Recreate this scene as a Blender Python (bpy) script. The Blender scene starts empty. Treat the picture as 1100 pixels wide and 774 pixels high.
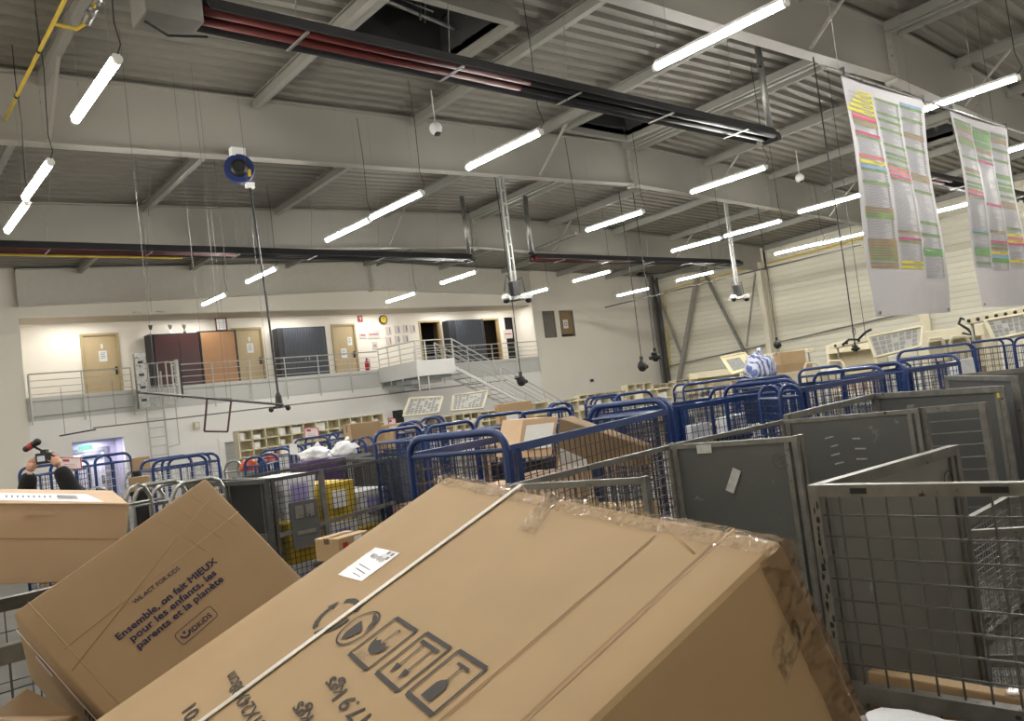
import bpy, bmesh, math, random
from mathutils import Vector, Matrix, noise
random.seed(7)
S = bpy.context.scene
COL = S.collection
V = Vector

# ------------------------------------------------------------------ camera
FPX, UC, VC, HC = 863.8, 550.0, 387.0, 2.1
_y, _p, _r = math.radians(40.89), math.radians(2.545), math.radians(-7.043)
_f = V((math.sin(_y)*math.cos(_p), math.cos(_y)*math.cos(_p), math.sin(_p)))
_rt = V((math.cos(_y), -math.sin(_y), 0)); _up = _rt.cross(_f)
RT = _rt*math.cos(_r)+_up*math.sin(_r); UP = -_rt*math.sin(_r)+_up*math.cos(_r)
EYE = V((0, 0, HC))
cam = bpy.data.objects.new('camera', bpy.data.cameras.new('camera')); COL.objects.link(cam)
m = Matrix.Identity(4)
for i in range(3):
    m[i][0], m[i][1], m[i][2], m[i][3] = RT[i], UP[i], -_f[i], EYE[i]
cam.matrix_world = m
cam.data.sensor_width = 36; cam.data.lens = FPX/1100*36; cam.data.clip_start = 0.02; cam.data.clip_end = 200
S.camera = cam
def ray(u, v): return RT*((u-UC)/FPX) - UP*((v-VC)/FPX) + _f
def PY(u, v, y): d = ray(u, v); return EYE+d*(y/d.y)
def PX(u, v, x): d = ray(u, v); return EYE+d*(x/d.x)
def PZ(u, v, z): d = ray(u, v); return EYE+d*((z-HC)/d.z)
def PD(u, v, D): return EYE+ray(u, v)*D

# ------------------------------------------------------------------ materials
MATS = {}
def lin(c): return tuple(((x/255)/12.92 if x/255 <= .04045 else ((x/255+.055)/1.055)**2.4) for x in c)
def mat(name, rgb, rough=.6, metal=0, var=.08, scale=6, bump=0, bscale=40, stretch=(1, 1, 1), spots=None, coat=0, bdist=.01):
    if name in MATS: return MATS[name]
    M = bpy.data.materials.new(name); M.use_nodes = True
    nt = M.node_tree; N = nt.nodes; L = nt.links; b = N['Principled BSDF']
    b.inputs['Roughness'].default_value = rough; b.inputs['Metallic'].default_value = metal
    b.inputs['Coat Weight'].default_value = coat
    tc = N.new('ShaderNodeTexCoord'); mp = N.new('ShaderNodeMapping'); mp.inputs['Scale'].default_value = stretch
    L.new(tc.outputs['Object'], mp.inputs[0])
    no = N.new('ShaderNodeTexNoise'); no.inputs['Scale'].default_value = scale; no.inputs['Detail'].default_value = 5
    L.new(mp.outputs[0], no.inputs['Vector'])
    c = lin(rgb); cr = N.new('ShaderNodeValToRGB')
    cr.color_ramp.elements[0].position = .3; cr.color_ramp.elements[1].position = .7
    cr.color_ramp.elements[0].color = (*[x*(1-var) for x in c], 1); cr.color_ramp.elements[1].color = (*[min(1, x*(1+var)) for x in c], 1)
    L.new(no.outputs['Fac'], cr.inputs[0]); out = cr.outputs[0]
    if spots:
        n2 = N.new('ShaderNodeTexNoise'); n2.inputs['Scale'].default_value = spots[1]; n2.inputs['Detail'].default_value = 6
        L.new(mp.outputs[0], n2.inputs['Vector'])
        r2 = N.new('ShaderNodeValToRGB'); r2.color_ramp.elements[0].position = spots[2]; r2.color_ramp.elements[1].position = spots[2]+.06
        L.new(n2.outputs['Fac'], r2.inputs[0])
        mx = N.new('ShaderNodeMix'); mx.data_type = 'RGBA'; L.new(r2.outputs[0], mx.inputs[0]); L.new(out, mx.inputs[6])
        mx.inputs[7].default_value = (*lin(spots[0]), 1); out = mx.outputs[2]
    L.new(out, b.inputs['Base Color'])
    if bump:
        n3 = N.new('ShaderNodeTexNoise'); n3.inputs['Scale'].default_value = bscale; n3.inputs['Detail'].default_value = 4
        L.new(mp.outputs[0], n3.inputs['Vector'])
        bp = N.new('ShaderNodeBump'); bp.inputs['Strength'].default_value = bump; bp.inputs['Distance'].default_value = bdist
        L.new(n3.outputs['Fac'], bp.inputs['Height']); L.new(bp.outputs[0], b.inputs['Normal'])
    MATS[name] = M; return M
def emit(name, rgb, s):
    if name in MATS: return MATS[name]
    M = bpy.data.materials.new(name); M.use_nodes = True; b = M.node_tree.nodes['Principled BSDF']
    b.inputs['Base Color'].default_value = (*lin(rgb), 1); b.inputs['Emission Color'].default_value = (*lin(rgb), 1)
    b.inputs['Emission Strength'].default_value = s; MATS[name] = M; return M

wall_m = mat('painted_wall', (236, 231, 219), .8, var=.03, scale=.6, bump=.1, bscale=30)
wall_lo = mat('white_wall', (240, 238, 234), .75, var=.03, scale=.6, bump=.1, bscale=30)
clad_m = mat('cream_cladding', (222, 218, 200), .55, var=.02, scale=.5)
deck_m = mat('roof_deck', (130, 126, 117), .45, .15, var=.07, scale=1.5)
beam_m = mat('beam_paint', (160, 157, 148), .5, var=.04, scale=.8)
purlin_m = mat('purlin_steel', (150, 148, 140), .45, .1, var=.05, scale=1.5)
floor_m = mat('concrete_floor', (92, 90, 86), .5, var=.15, scale=1.2, bump=.2)
dark_m = mat('black_plastic', (18, 18, 19), .5, var=.1)
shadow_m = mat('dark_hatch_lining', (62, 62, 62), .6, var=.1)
galv = mat('galvanised_steel', (150, 150, 146), .38, .75, var=.18, scale=9, bump=.1, spots=((70, 66, 60), 14, .62))
galv_rail = mat('worn_cage_rail', (120, 119, 114), .45, .55, var=.2, scale=14, spots=((58, 54, 50), 26, .66), stretch=(1, 1, 1))
panel_m = mat('grey_panel', (82, 83, 81), .45, .1, var=.08, scale=2.2, spots=((120, 120, 117), 9, .68))
wire_m = mat('cage_wire', (96, 96, 94), .4, .6, var=.1)
dwire_m = mat('dark_cage_wire', (62, 62, 60), .45, .5, var=.1)
blue_m = mat('blue_enamel', (14, 46, 100), .38, var=.1, scale=8, coat=.15, spots=((90, 100, 120), 30, .72))
rail_m = mat('light_grey_railing', (196, 196, 190), .45, .2, var=.04)
slab_m = mat('grey_slab', (204, 204, 201), .7, var=.04, scale=1)
door_m = mat('beige_door', (186, 166, 128), .5, var=.04, scale=3, stretch=(4, 4, 1))
frame_m = mat('beige_door_frame', (176, 158, 118), .5, var=.04)
card_m = mat('cardboard', (172, 146, 110), .75, var=.045, scale=5, bump=.12, bscale=14, bdist=.006)
card_d = mat('brown_cardboard', (153, 128, 97), .75, var=.06, scale=4, bump=.22, bscale=11, stretch=(1, 2.5, 1), bdist=.006)
card_l = mat('pale_cardboard', (190, 162, 132), .75, var=.04, scale=5, bump=.1, bscale=20)
card_s = mat('cardboard_crease', (150, 118, 80), .8, var=.06)
ink = mat('dark_print_ink', (50, 45, 43), .7, var=.05)
ink2 = mat('navy_print_ink', (33, 32, 66), .7, var=.05)
white_m = mat('white_paper', (226, 226, 224), .6, var=.02)
plast_m = mat('white_plastic', (215, 217, 220), .35, var=.04, bump=.8, bscale=12, bdist=.03)
strap_m = mat('white_strap', (214, 211, 203), .4, var=.03)
cream_m = mat('cream_metal', (204, 196, 168), .5, var=.06, scale=3)
red_m = mat('red_paint', (165, 30, 32), .45, var=.05)
yell_m = mat('yellow_paint', (214, 184, 58), .4, var=.06)
orange_m = mat('orange_fabric', (180, 82, 48), .8, var=.2, scale=5)
purp_m = mat('purple_plastic', (72, 44, 96), .5, var=.1)
black_cab = mat('dark_grey_cabinet', (48, 50, 56), .5, var=.06, scale=4)
maroon = mat('mahogany_cabinet', (62, 24, 24), .35, var=.15, scale=4, stretch=(1, 1, 6))
oak = mat('oak_shutter', (168, 124, 82), .45, var=.1, scale=8, stretch=(1, 1, 8))
green_s = emit('exit_green', (110, 215, 180), .8)
tube_m = emit('lit_tube', (255, 252, 246), 105)
skin = mat('skin', (196, 150, 128), .5, var=.05, scale=10)
cloth = mat('black_jacket', (16, 16, 18), .9, var=.2, scale=12, bump=.5, bscale=25)
jean = mat('dark_trousers', (30, 34, 46), .9, var=.1)
violet = mat('corridor_paint', (176, 172, 190), .7, var=.03)
glass_w = mat('grey_blind', (128, 124, 118), .5, var=.05)
tan_in = mat('tan_interior', (150, 128, 96), .6, var=.05)

def tape_material(name, rgb, alpha, bs, stren, dist, rough=.12):
    M = bpy.data.materials.new(name); M.use_nodes = True; nt = M.node_tree; N = nt.nodes; L = nt.links
    b = N['Principled BSDF']; b.inputs['Base Color'].default_value = (*lin(rgb), 1); b.inputs['Roughness'].default_value = rough
    b.inputs['Alpha'].default_value = alpha; b.inputs['Specular IOR Level'].default_value = .9
    tc = N.new('ShaderNodeTexCoord'); mp = N.new('ShaderNodeMapping'); mp.inputs['Scale'].default_value = (1, .45, 1)
    n = N.new('ShaderNodeTexNoise'); n.inputs['Scale'].default_value = bs; n.inputs['Detail'].default_value = 3
    bp = N.new('ShaderNodeBump'); bp.inputs['Strength'].default_value = stren; bp.inputs['Distance'].default_value = dist
    L.new(tc.outputs['Object'], mp.inputs[0]); L.new(mp.outputs[0], n.inputs['Vector']); L.new(n.outputs['Fac'], bp.inputs['Height']); L.new(bp.outputs[0], b.inputs['Normal'])
    MATS[name] = M; return M
tape_m = tape_material('clear_parcel_tape', (196, 172, 138), .3, 26, 1, .035, .07)
tape_b = tape_material('brown_parcel_tape', (128, 98, 64), .45, 12, .6, .01, .15)

# ------------------------------------------------------------------ mesh builder
class MB:
    def __init__(s): s.v = []; s.f = []; s.mi = []; s.cur = 0
    def face(s, pts):
        n = len(s.v); s.v += [V(p) for p in pts]; s.f.append(list(range(n, n+len(pts)))); s.mi.append(s.cur)
    def hexa(s, p):      # 8 points: bottom 4 then top 4
        n = len(s.v); s.v += [V(q) for q in p]
        for q in ((3, 2, 1, 0), (4, 5, 6, 7), (0, 1, 5, 4), (1, 2, 6, 5), (2, 3, 7, 6), (3, 0, 4, 7)):
            s.f.append([n+i for i in q]); s.mi.append(s.cur)
    def box(s, x0, x1, y0, y1, z0, z1):
        s.hexa([(x0, y0, z0), (x1, y0, z0), (x1, y1, z0), (x0, y1, z0), (x0, y0, z1), (x1, y0, z1), (x1, y1, z1), (x0, y1, z1)])
    def obox(s, p, q, w, h, up=(0, 0, 1)):
        p, q = V(p), V(q); t = (q-p).normalized(); up = V(up)
        if abs(t.dot(up)) > .98: up = V((1, 0, 0)) if abs(t.x) < .9 else V((0, 1, 0))
        a = t.cross(up).normalized(); b = a.cross(t)
        a = a*w/2; b = b*h/2
        s.hexa([p-a-b, p+a-b, q+a-b, q-a-b, p-a+b, p+a+b, q+a+b, q-a+b])
    def frame_box(s, O, A, B, Cc):   # parallelepiped from corner and three edge vectors
        s.hexa([O, O+A, O+A+B, O+B, O+Cc, O+A+Cc, O+A+B+Cc, O+B+Cc])
    def tube(s, pts, r, n=8, cap=True):
        pts = [V(p) for p in pts]; base = len(s.v); k = len(pts); prev = None
        for i, p in enumerate(pts):
            t = ((pts[min(i+1, k-1)]-pts[i]).normalized()+(pts[i]-pts[max(i-1, 0)]).normalized()).normalized()
            if prev is None:
                a = t.cross(V((0, 0, 1)) if abs(t.z) < .9 else V((1, 0, 0))).normalized()
            else:
                a = (prev-t*prev.dot(t)).normalized()
            prev = a; b = t.cross(a)
            rr = r[i] if isinstance(r, (list, tuple)) else r
            for j in range(n):
                an = 2*math.pi*j/n; s.v.append(p+a*math.cos(an)*rr+b*math.sin(an)*rr)
        for i in range(k-1):
            for j in range(n):
                s.f.append([base+i*n+j, base+i*n+(j+1) % n, base+(i+1)*n+(j+1) % n, base+(i+1)*n+j]); s.mi.append(s.cur)
        if cap:
            s.f.append([base+j for j in range(n)][::-1]); s.mi.append(s.cur)
            s.f.append([base+(k-1)*n+j for j in range(n)]); s.mi.append(s.cur)
    def ball(s, c, r, n=12, m_=8, sc=(1, 1, 1)):
        c = V(c); base = len(s.v)
        for i in range(m_+1):
            th = math.pi*i/m_
            for j in range(n):
                ph = 2*math.pi*j/n
                s.v.append(c+V((math.sin(th)*math.cos(ph)*r*sc[0], math.sin(th)*math.sin(ph)*r*sc[1], math.cos(th)*r*sc[2])))
        for i in range(m_):
            for j in range(n):
                s.f.append([base+i*n+j, base+(i+1)*n+j, base+(i+1)*n+(j+1) % n, base+i*n+(j+1) % n]); s.mi.append(s.cur)
    def build(s, name, mats, parent=None, org=(0, 0, 0), smooth=False, bevel=0, seg=2):
        org = V(org); me = bpy.data.meshes.new(name)
        me.from_pydata([tuple(v-org) for v in s.v], [], s.f)
        if not isinstance(mats, (list, tuple)): mats = [mats]
        for q in mats: me.materials.append(q)
        for p, i in zip(me.polygons, s.mi): p.material_index = min(i, len(mats)-1)
        if smooth:
            for p in me.polygons: p.use_smooth = True
        me.validate(); me.update()
        bm = bmesh.new(); bm.from_mesh(me)
        bmesh.ops.recalc_face_normals(bm, faces=bm.faces)
        if bevel:
            bmesh.ops.remove_doubles(bm, verts=bm.verts, dist=1e-5)
            bmesh.ops.bevel(bm, geom=list(bm.edges), offset=bevel, segments=seg, affect='EDGES', profile=.6)
        bm.to_mesh(me); bm.free()
        o = bpy.data.objects.new(name, me); COL.objects.link(o)
        if parent is not None: o.parent = parent
        else: o.location = org
        return o
def tag(o, label=None, cat=None, group=None, kind=None):
    if label: o['label'] = label
    if cat: o['category'] = cat
    if group: o['group'] = group
    if kind: o['kind'] = kind
    return o
def thing(name, label, cat, loc=(0, 0, 0), group=None, rz=0):
    o = bpy.data.objects.new(name, None); COL.objects.link(o); o.location = loc; o.rotation_euler = (0, 0, rz)
    return tag(o, label, cat, group)
def struct(mb, name, m_, label=None, **k):
    o = mb.build(name, m_, **k); tag(o, label, None, None, 'structure'); return o
def copy_thing(root):
    r = root.copy(); COL.objects.link(r)
    for ch in list(root.children):
        c = ch.copy(); COL.objects.link(c); c.parent = r
        for g in list(ch.children):
            d = g.copy(); COL.objects.link(d); d.parent = c
    return r
def text(body, O, X, Y, m_, parent, width=None, size=None, bold=0, org=(0, 0, 0), align='LEFT', name='printed_text', ext=.0004, heavy=0):
    """text whose baseline starts at O, running along unit X, up along unit Y"""
    cu = bpy.data.curves.new(name, 'FONT'); cu.body = body; cu.size = 1; cu.offset = bold; cu.align_x = align; cu.resolution_u = 3; cu.extrude = .002
    t = bpy.data.objects.new('t', cu); COL.objects.link(t)
    dg = bpy.context.evaluated_depsgraph_get(); dg.update()
    me = bpy.data.meshes.new_from_object(t.evaluated_get(dg)); bpy.data.objects.remove(t)
    xs = [v.co.x for v in me.vertices]; w = max(xs)-min(xs) if xs else 1
    sy = size if size else width/w
    sx = width/w if width else sy
    X, Y = V(X).normalized(), V(Y).normalized(); Z = X.cross(Y)
    x0 = min(xs) if align == 'LEFT' else 0
    for v in me.vertices:
        c = v.co.copy(); v.co = V(O)-V(org)+X*((c.x-x0)*sx)+Y*(c.y*sy)+Z*(ext if c.z > 0 else 0)
    if heavy:
        vs = [v.co.copy() for v in me.vertices]; fs = [list(p.vertices) for p in me.polygons]; V2, F2_ = [], []
        for (hx, hy) in ((0, 0), (heavy, 0), (-heavy, 0), (0, heavy), (0, -heavy)):
            k = len(V2); V2 += [tuple(c+X*hx+Y*hy+Z*(.00003*len(V2)/max(1, len(vs)))) for c in vs]; F2_ += [[i+k for i in f] for f in fs]
        me = bpy.data.meshes.new(name); me.from_pydata(V2, [], F2_)
    me.materials.append(m_)
    o = bpy.data.objects.new(name, me); COL.objects.link(o); o.parent = parent; return o

# ------------------------------------------------------------------ setting: shell
XW, YW, XL, YF, XR = 32.5, 26.0, -.75, -1.5, 15.9
def zr(x, y): return 8.42-.0255*y-.035*abs(x-XR)      # top of the beams
b = MB(); b.box(XL-.3, XW+.3, YF-.3, 29, -.2, 0); struct(b, 'floor', floor_m)
# roof deck: trapezoidal sheet, ribs running up the slope
b = MB(); prof = []; y = YF
while y < 28.6:
    prof += [(y, 0), (y+.13, 0), (y+.165, .07), (y+.255, .07)]; y += .29
for (xa, xb) in ((XL, XR), (XR, XW)):
    for (y0, h0), (y1, h1) in zip(prof, prof[1:]):
        b.face([(xa, y0, zr(xa, y0)+.06+h0), (xb, y0, zr(xb, y0)+.06+h0), (xb, y1, zr(xb, y1)+.06+h1), (xa, y1, zr(xa, y1)+.06+h1)])
HOLES = [(8.5, 10.3), ]
# hatch opening is cut by dropping the faces above it (split strips in x)
b2 = MB()
def strip(xa, xb, y0, h0, y1, h1):
    if xb-xa > .01: b2.face([(xa, y0, zr(xa, y0)+.06+h0), (xb, y0, zr(xb, y0)+.06+h0), (xb, y1, zr(xb, y1)+.06+h1), (xa, y1, zr(xa, y1)+.06+h1)])
HAT = [(6.3, 8.35, 8.75, 10.45), (13.2, 15.2, 10.9, 12.3), (22.9, 24.9, 7.9, 9.4)]
for (xa, xb) in ((XL, XR), (XR, XW)):
    for (y0, h0), (y1, h1) in zip(prof, prof[1:]):
        cuts = [(h[0], h[1]) for h in HAT if y0 >= h[2]-.02 and y1 <= h[3]+.02 and h[0] >= xa and h[1] <= xb]
        x = xa
        for c0, c1 in sorted(cuts): strip(x, c0, y0, h0, y1, h1); x = c1
        strip(x, xb, y0, h0, y1, h1)
struct(b2, 'ceiling', deck_m)
for i, h in enumerate(HAT):
    o = thing('smoke_hatch', ['dark smoke vent opening with its lifting arms, nearest in the roof', 'small dark roof vent just left of the ridge above the long black heater', 'dark roof vent seen behind the hanging sheets on the right'][i], 'roof vent', ((h[0]+h[1])/2, (h[2]+h[3])/2, 7.9), 'smoke vents in the roof')
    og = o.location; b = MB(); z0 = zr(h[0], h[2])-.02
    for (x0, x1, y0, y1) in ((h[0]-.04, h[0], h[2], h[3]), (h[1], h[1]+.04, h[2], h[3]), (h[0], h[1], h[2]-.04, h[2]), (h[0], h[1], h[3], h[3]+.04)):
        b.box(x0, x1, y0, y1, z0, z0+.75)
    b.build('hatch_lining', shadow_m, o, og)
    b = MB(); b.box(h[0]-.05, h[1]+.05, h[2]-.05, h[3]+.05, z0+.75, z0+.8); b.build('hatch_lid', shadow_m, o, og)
    b = MB()
    for (x0, x1, y0, y1) in ((h[0]-.14, h[0], h[2]-.1, h[3]+.1), (h[1], h[1]+.14, h[2]-.1, h[3]+.1), (h[0], h[1], h[2]-.14, h[2]), (h[0], h[1], h[3], h[3]+.14)):
        b.box(x0, x1, y0, y1, z0-.12, z0+.12)
    b.build('trimmer_frame', purlin_m, o, og)
    b = MB(); cx, cy = (h[0]+h[1])/2, (h[2]+h[3])/2
    b.tube([(h[0]+.15, cy-.3, z0+.12), (h[1]-.3, cy+.1, z0+.2)], .03); b.tube([(cx-.4, h[2]+.1, z0+.3), (cx+.5, h[3]-.3, z0+.45)], .018)
    b.tube([(cx, cy, z0+.15), (cx+.3, cy+.3, z0+.7)], .02); b.tube([(cx+.1, cy-.2, z0+.2), (cx-.5, cy+.4, z0+.7)], .015)
    b.build('lifting_arm', galv, o, og)

# beams (plate girders), ridge plates
BY = [6.32, 12.93, 19.41]
def girder(y, xa, xb, name='roof_beam', m_=None):
    b = MB()
    for x0, x1 in ((xa, XR), (XR, xb)):
        for (dz0, dz1, w) in ((0, -.022, .12), (-.022, -1.03, .006), (-1.03, -1.055, .12)):
            P = []
            for dz in (dz1, dz0):
                P += [(x0, y-w, zr(x0, y)+dz), (x1, y-w, zr(x1, y)+dz), (x1, y+w, zr(x1, y)+dz), (x0, y+w, zr(x0, y)+dz)]
            b.hexa(P)
    for x in (XR-.03, XR+.03): b.box(x-.015, x+.015, y-.12, y+.12, zr(XR, y)-1.12, zr(XR, y)-.01)
    for k in range(6): b.box(XR-.09, XR+.09, y-.09, y-.06, zr(XR, y)-.12-k*.17, zr(XR, y)-.09-k*.17)
    x = xa+1.5
    return struct(b, name, m_ or beam_m)
for y in BY: girder(y, XL, XW)
girder(25.86, 4.42, 24.0, m_=mat('fascia_paint', (206, 203, 192), .6, var=.03))
# purlins
px = [XR+k*3.28 for k in range(-5, 6)]
for x in px:
    b = MB()
    for y0, y1 in ((YF, 6.32), (6.32, 12.93), (12.93, 19.41), (19.41, 25.9)):
        if x <= XL or x >= XW: continue
        for (dz0, dz1, w) in ((.05, .03, .05), (.03, -.13, .004), (-.13, -.15, .05)):
            P = []
            for dz in (dz1, dz0):
                P += [(x-w, y0+.02, zr(x, y0)+dz), (x+w, y0+.02, zr(x, y0)+dz), (x+w, y1-.02, zr(x, y1)+dz), (x-w, y1-.02, zr(x, y1)+dz)]
            b.hexa(P)
        w = .06
        b.hexa([(x-w, y0+.02, zr(x, y0)-.16), (x+w, y0+.02, zr(x, y0)-.16), (x+w, y1-.02, zr(x, y1)-.16), (x-w, y1-.02, zr(x, y1)-.16),
                (x-w, y0+.02, zr(x, y0)-.02), (x+w, y0+.02, zr(x, y0)-.02), (x+w, y1-.02, zr(x, y1)-.02), (x-w, y1-.02, zr(x, y1)-.02)])
    if b.v: struct(b, 'roof_purlin', purlin_m)
# knee braces from purlin to bottom flange
for y in BY:
    for x in (px[1], px[4], px[6], px[8]):
        if XL < x < XW:
            b = MB()
            b.obox((x, y-.1, zr(x, y)-1.0), (x, y-1.1, zr(x, y)-.16), .045, .045)
            struct(b, 'beam_brace', beam_m)
# twin ridge purlin rails and side braces between beams
for x in (XR-.28, XR+.28):
    b = MB()
    for y0, y1 in ((YF, 6.2), (6.45, 12.8), (13.05, 19.3), (19.5, 25.7)):
        b.obox((x, y0, zr(x, y0)-.1), (x, y1, zr(x, y1)-.1), .07, .16)
    struct(b, 'roof_purlin', purlin_m)

# back wall (plane Y=26) with the gallery recess, doorway, shutter, small windows
b = MB(); T = .2
def wy(x0, x1, z0, z1): b.box(x0, x1, YW, YW+T, z0, z1)
wy(XL, 4.42, 0, 7.52); wy(4.42, 24.05, 6.03, 7.3)
wy(24.05, 24.62, 0, 8); wy(24.62, 26.55, 0, 4.5); wy(24.62, 26.55, 5.71, 8); wy(25.36, 25.66, 4.5, 5.71); wy(26.55, XW, 0, 8)
struct(b, 'wall_back', wall_m)
b = MB()
wy(4.42, 5.45, 0, 3.05); wy(5.45, 6.85, 2.34, 3.05); wy(6.85, 9.84, 0, 3.05); wy(9.84, 11.1, 1.76, 3.05); wy(11.1, 24.05, 0, 3.05)
struct(b, 'wall_back_lower', wall_lo)
b = MB(); b.box(4.42, 24.05, YW, 27.6, 3.05, 3.45); b.box(4.42, 24.05, YW-.03, YW+.03, 3.08, 3.72)
struct(b, 'slab_gallery', slab_m)
b = MB(); b.box(4.2, 24.2, YW+T, 27.7, 6.03, 6.1); struct(b, 'ceiling_gallery', mat('gallery_soffit', (178, 168, 152), .8, var=.04))
gal_wall = mat('gallery_wall', (238, 232, 220), .8, var=.03, scale=.6)
b = MB(); dz = 5.68
DOORS = [(6.28, 7.4), (11.1, 12.2), (14.97, 16.0), (19.0, 20.1), (22.36, 23.34)]
x = 4.2
BACKY = 27.56
for d0, d1 in DOORS:
    b.box(x, d0, BACKY, BACKY+.15, 3.45, 6.03); b.box(d0, d1, BACKY, BACKY+.15, dz, 6.03); x = d1
b.box(x, 23.7, BACKY, BACKY+.15, 3.45, 6.03); b.box(23.7, 24.3, BACKY, BACKY+.15, 5.7, 6.03)
b.box(4.2, 4.42, YW+T, BACKY+.15, 3.45, 6.03); b.box(24.3, 24.5, YW+T, BACKY+.15, 3.45, 6.03)
struct(b, 'wall_gallery', gal_wall)
b = MB(); b.box(4, 25, 29.2, 29.4, 0, 6.2); b.box(23.5, 24.5, 27.75, 27.8, 3.3, 6.1); struct(b, 'wall_rooms', mat('room_darkness', (34, 32, 32), .8))  # near-black backing paints in the darkness behind the openings
for i, (d0, d1) in enumerate(DOORS):
    fr = MB(); 
    for (xa, xb, za, zb) in ((d0, d0+.07, 3.45, dz-.07), (d1-.07, d1, 3.45, dz-.07), (d0, d1, dz-.07, dz)): fr.box(xa, xb, BACKY-.04, BACKY+.12, za, zb)
    o = struct(fr, 'door_%d' % (i+1), frame_m)
    if i in (0, 1, 2):
        p = MB(); p.box(d0+.07, d1-.07, BACKY+.02, BACKY+.07, 3.45, dz-.07); p.build('door_leaf', door_m, o)
        p = MB(); hx = d1-.15; p.box(hx-.03, hx+.03, BACKY-.01, BACKY+.02, 4.35, 4.6); p.tube([(hx, BACKY-.05, 4.5), (hx-.13, BACKY-.05, 4.5)], .012); p.build('door_handle', dark_m, o)
        for (ax, az, sw, sh) in ([(d0+.62, 4.95, .24, .34)] if i < 2 else [(d0+.75, 5.0, .2, .32), (d0+.45, 4.55, .24, .36)]):
            p = MB(); p.box(ax-sw/2, ax+sw/2, BACKY+.008, BACKY+.02, az-sh/2, az+sh/2); q = p.build('notice', white_m, o)
            p = MB()
            for k in range(4): p.box(ax-sw*.33, ax+sw*(.3-.1*(k % 2)), BACKY+.005, BACKY+.009, az+sh*.28-k*sh*.16, az+sh*.28-k*sh*.16+.018)
            p.build('notice_print', mat('grey_print', (120, 120, 128), .7), q)
        if i < 2:
            p = MB(); p.box(d0+.58, d0+.64, BACKY+.008, BACKY+.02, 5.2, 5.34); p.build('number_plate', white_m, o)
    elif i == 4:
        p = MB(); p.hexa([(d0+.07, BACKY+.1, 3.45), (d1-.3, BACKY+.7, 3.45), (d1-.3, BACKY+.74, 3.45), (d0+.07, BACKY+.14, 3.45),
                          (d0+.07, BACKY+.1, dz-.07), (d1-.3, BACKY+.7, dz-.07), (d1-.3, BACKY+.74, dz-.07), (d0+.07, BACKY+.14, dz-.07)]); p.build('door_leaf', door_m, o)

# room behind doors 4,5 and the dark side opening: partitions
b = MB(); b.box(24.5, 24.6, YW+T, 29.2, 3.3, 6.1); b.box(4.1, 4.2, YW+T, 29.2, 3.3, 6.1); b.box(20.9, 21.0, BACKY+.15, 29.2, 3.45, 6.03); b.box(4.2, 25, BACKY+.15, 29.2, 3.3, 3.45); b.box(4.2, 25, BACKY+.15, 29.2, 6.03, 6.1); struct(b, 'partition_rooms', mat('warm_room', (150, 120, 86), .8))

# ground doorway corridor, inner door, exit sign
b = MB(); b.box(5.35, 5.45, YW+T, 28.3, 0, 2.34); b.box(6.85, 6.95, YW+T, 28.3, 0, 2.34); b.box(5.35, 6.95, YW+T, 28.3, 2.34, 2.4); b.box(6.62, 6.85, 27.0, 27.14, 0, 2.12); b.box(5.45, 5.5, 27.0, 27.14, 0, 2.12); b.box(5.45, 6.85, 27.0, 27.2, 2.12, 2.34); b.box(5.45, 6.85, 27.15, 27.2, 0, 2.12)
struct(b, 'wall_corridor', violet)
f = MB()
for (xa, xb, za, zb) in ((5.5, 5.62, 0, 2.0), (6.5, 6.62, 0, 2.0), (5.5, 6.62, 2.0, 2.12)): f.box(xa, xb, 26.95, 27.1, za, zb)
o = struct(f, 'door_6', mat('grey_door_frame', (110, 110, 116), .5))
f = MB(); f.box(5.62, 6.5, 27.0, 27.06, 0, 2.0); f.build('door_leaf', mat('pale_door', (205, 205, 212), .5), o)
f = MB(); f.box(5.9, 6.4, 26.9, 26.99, 1.86, 1.95); f.build('door_closer', galv, o)
f = MB(); f.box(6.38, 6.44, 26.9, 26.99, 1.0, 1.25); f.build('door_handle', dark_m, o)
o = thing('exit_sign', 'small glowing green emergency exit sign over the ground doorway', 'sign', (5.85, 26.25, 2.1))
f = MB(); f.box(5.64, 6.03, 26.22, 26.28, 2.08, 2.22); f.build('sign_box', green_s, o, o.location)
f = MB(); f.box(5.84, 5.98, 26.205, 26.219, 2.12, 2.15); f.face([(5.98, 26.21, 2.09), (5.98, 26.21, 2.19), (6.02, 26.21, 2.135)]); f.box(5.66, 5.7, 26.205, 26.219, 2.09, 2.2); f.box(5.72, 5.78, 26.205, 26.219, 2.11, 2.17)
f.build('pictogram', white_m, o, o.location)
# roller shutter
f = MB(); 
for (xa, xb, za, zb) in ((9.64, 9.84, 0, 1.76), (11.1, 11.22, 0, 1.76), (9.64, 11.22, 1.76, 1.94)): f.box(xa, xb, YW-.03, YW+.1, za, zb)
o = struct(f, 'door_7', wall_lo)
f = MB()
for k in range(14): f.box(9.84, 11.1, YW+.08+.01*(k % 2), YW+.14, k*.126, k*.126+.12)
f.build('shutter', mat('grey_shutter', (178, 178, 172), .5, var=.04), o)
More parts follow.
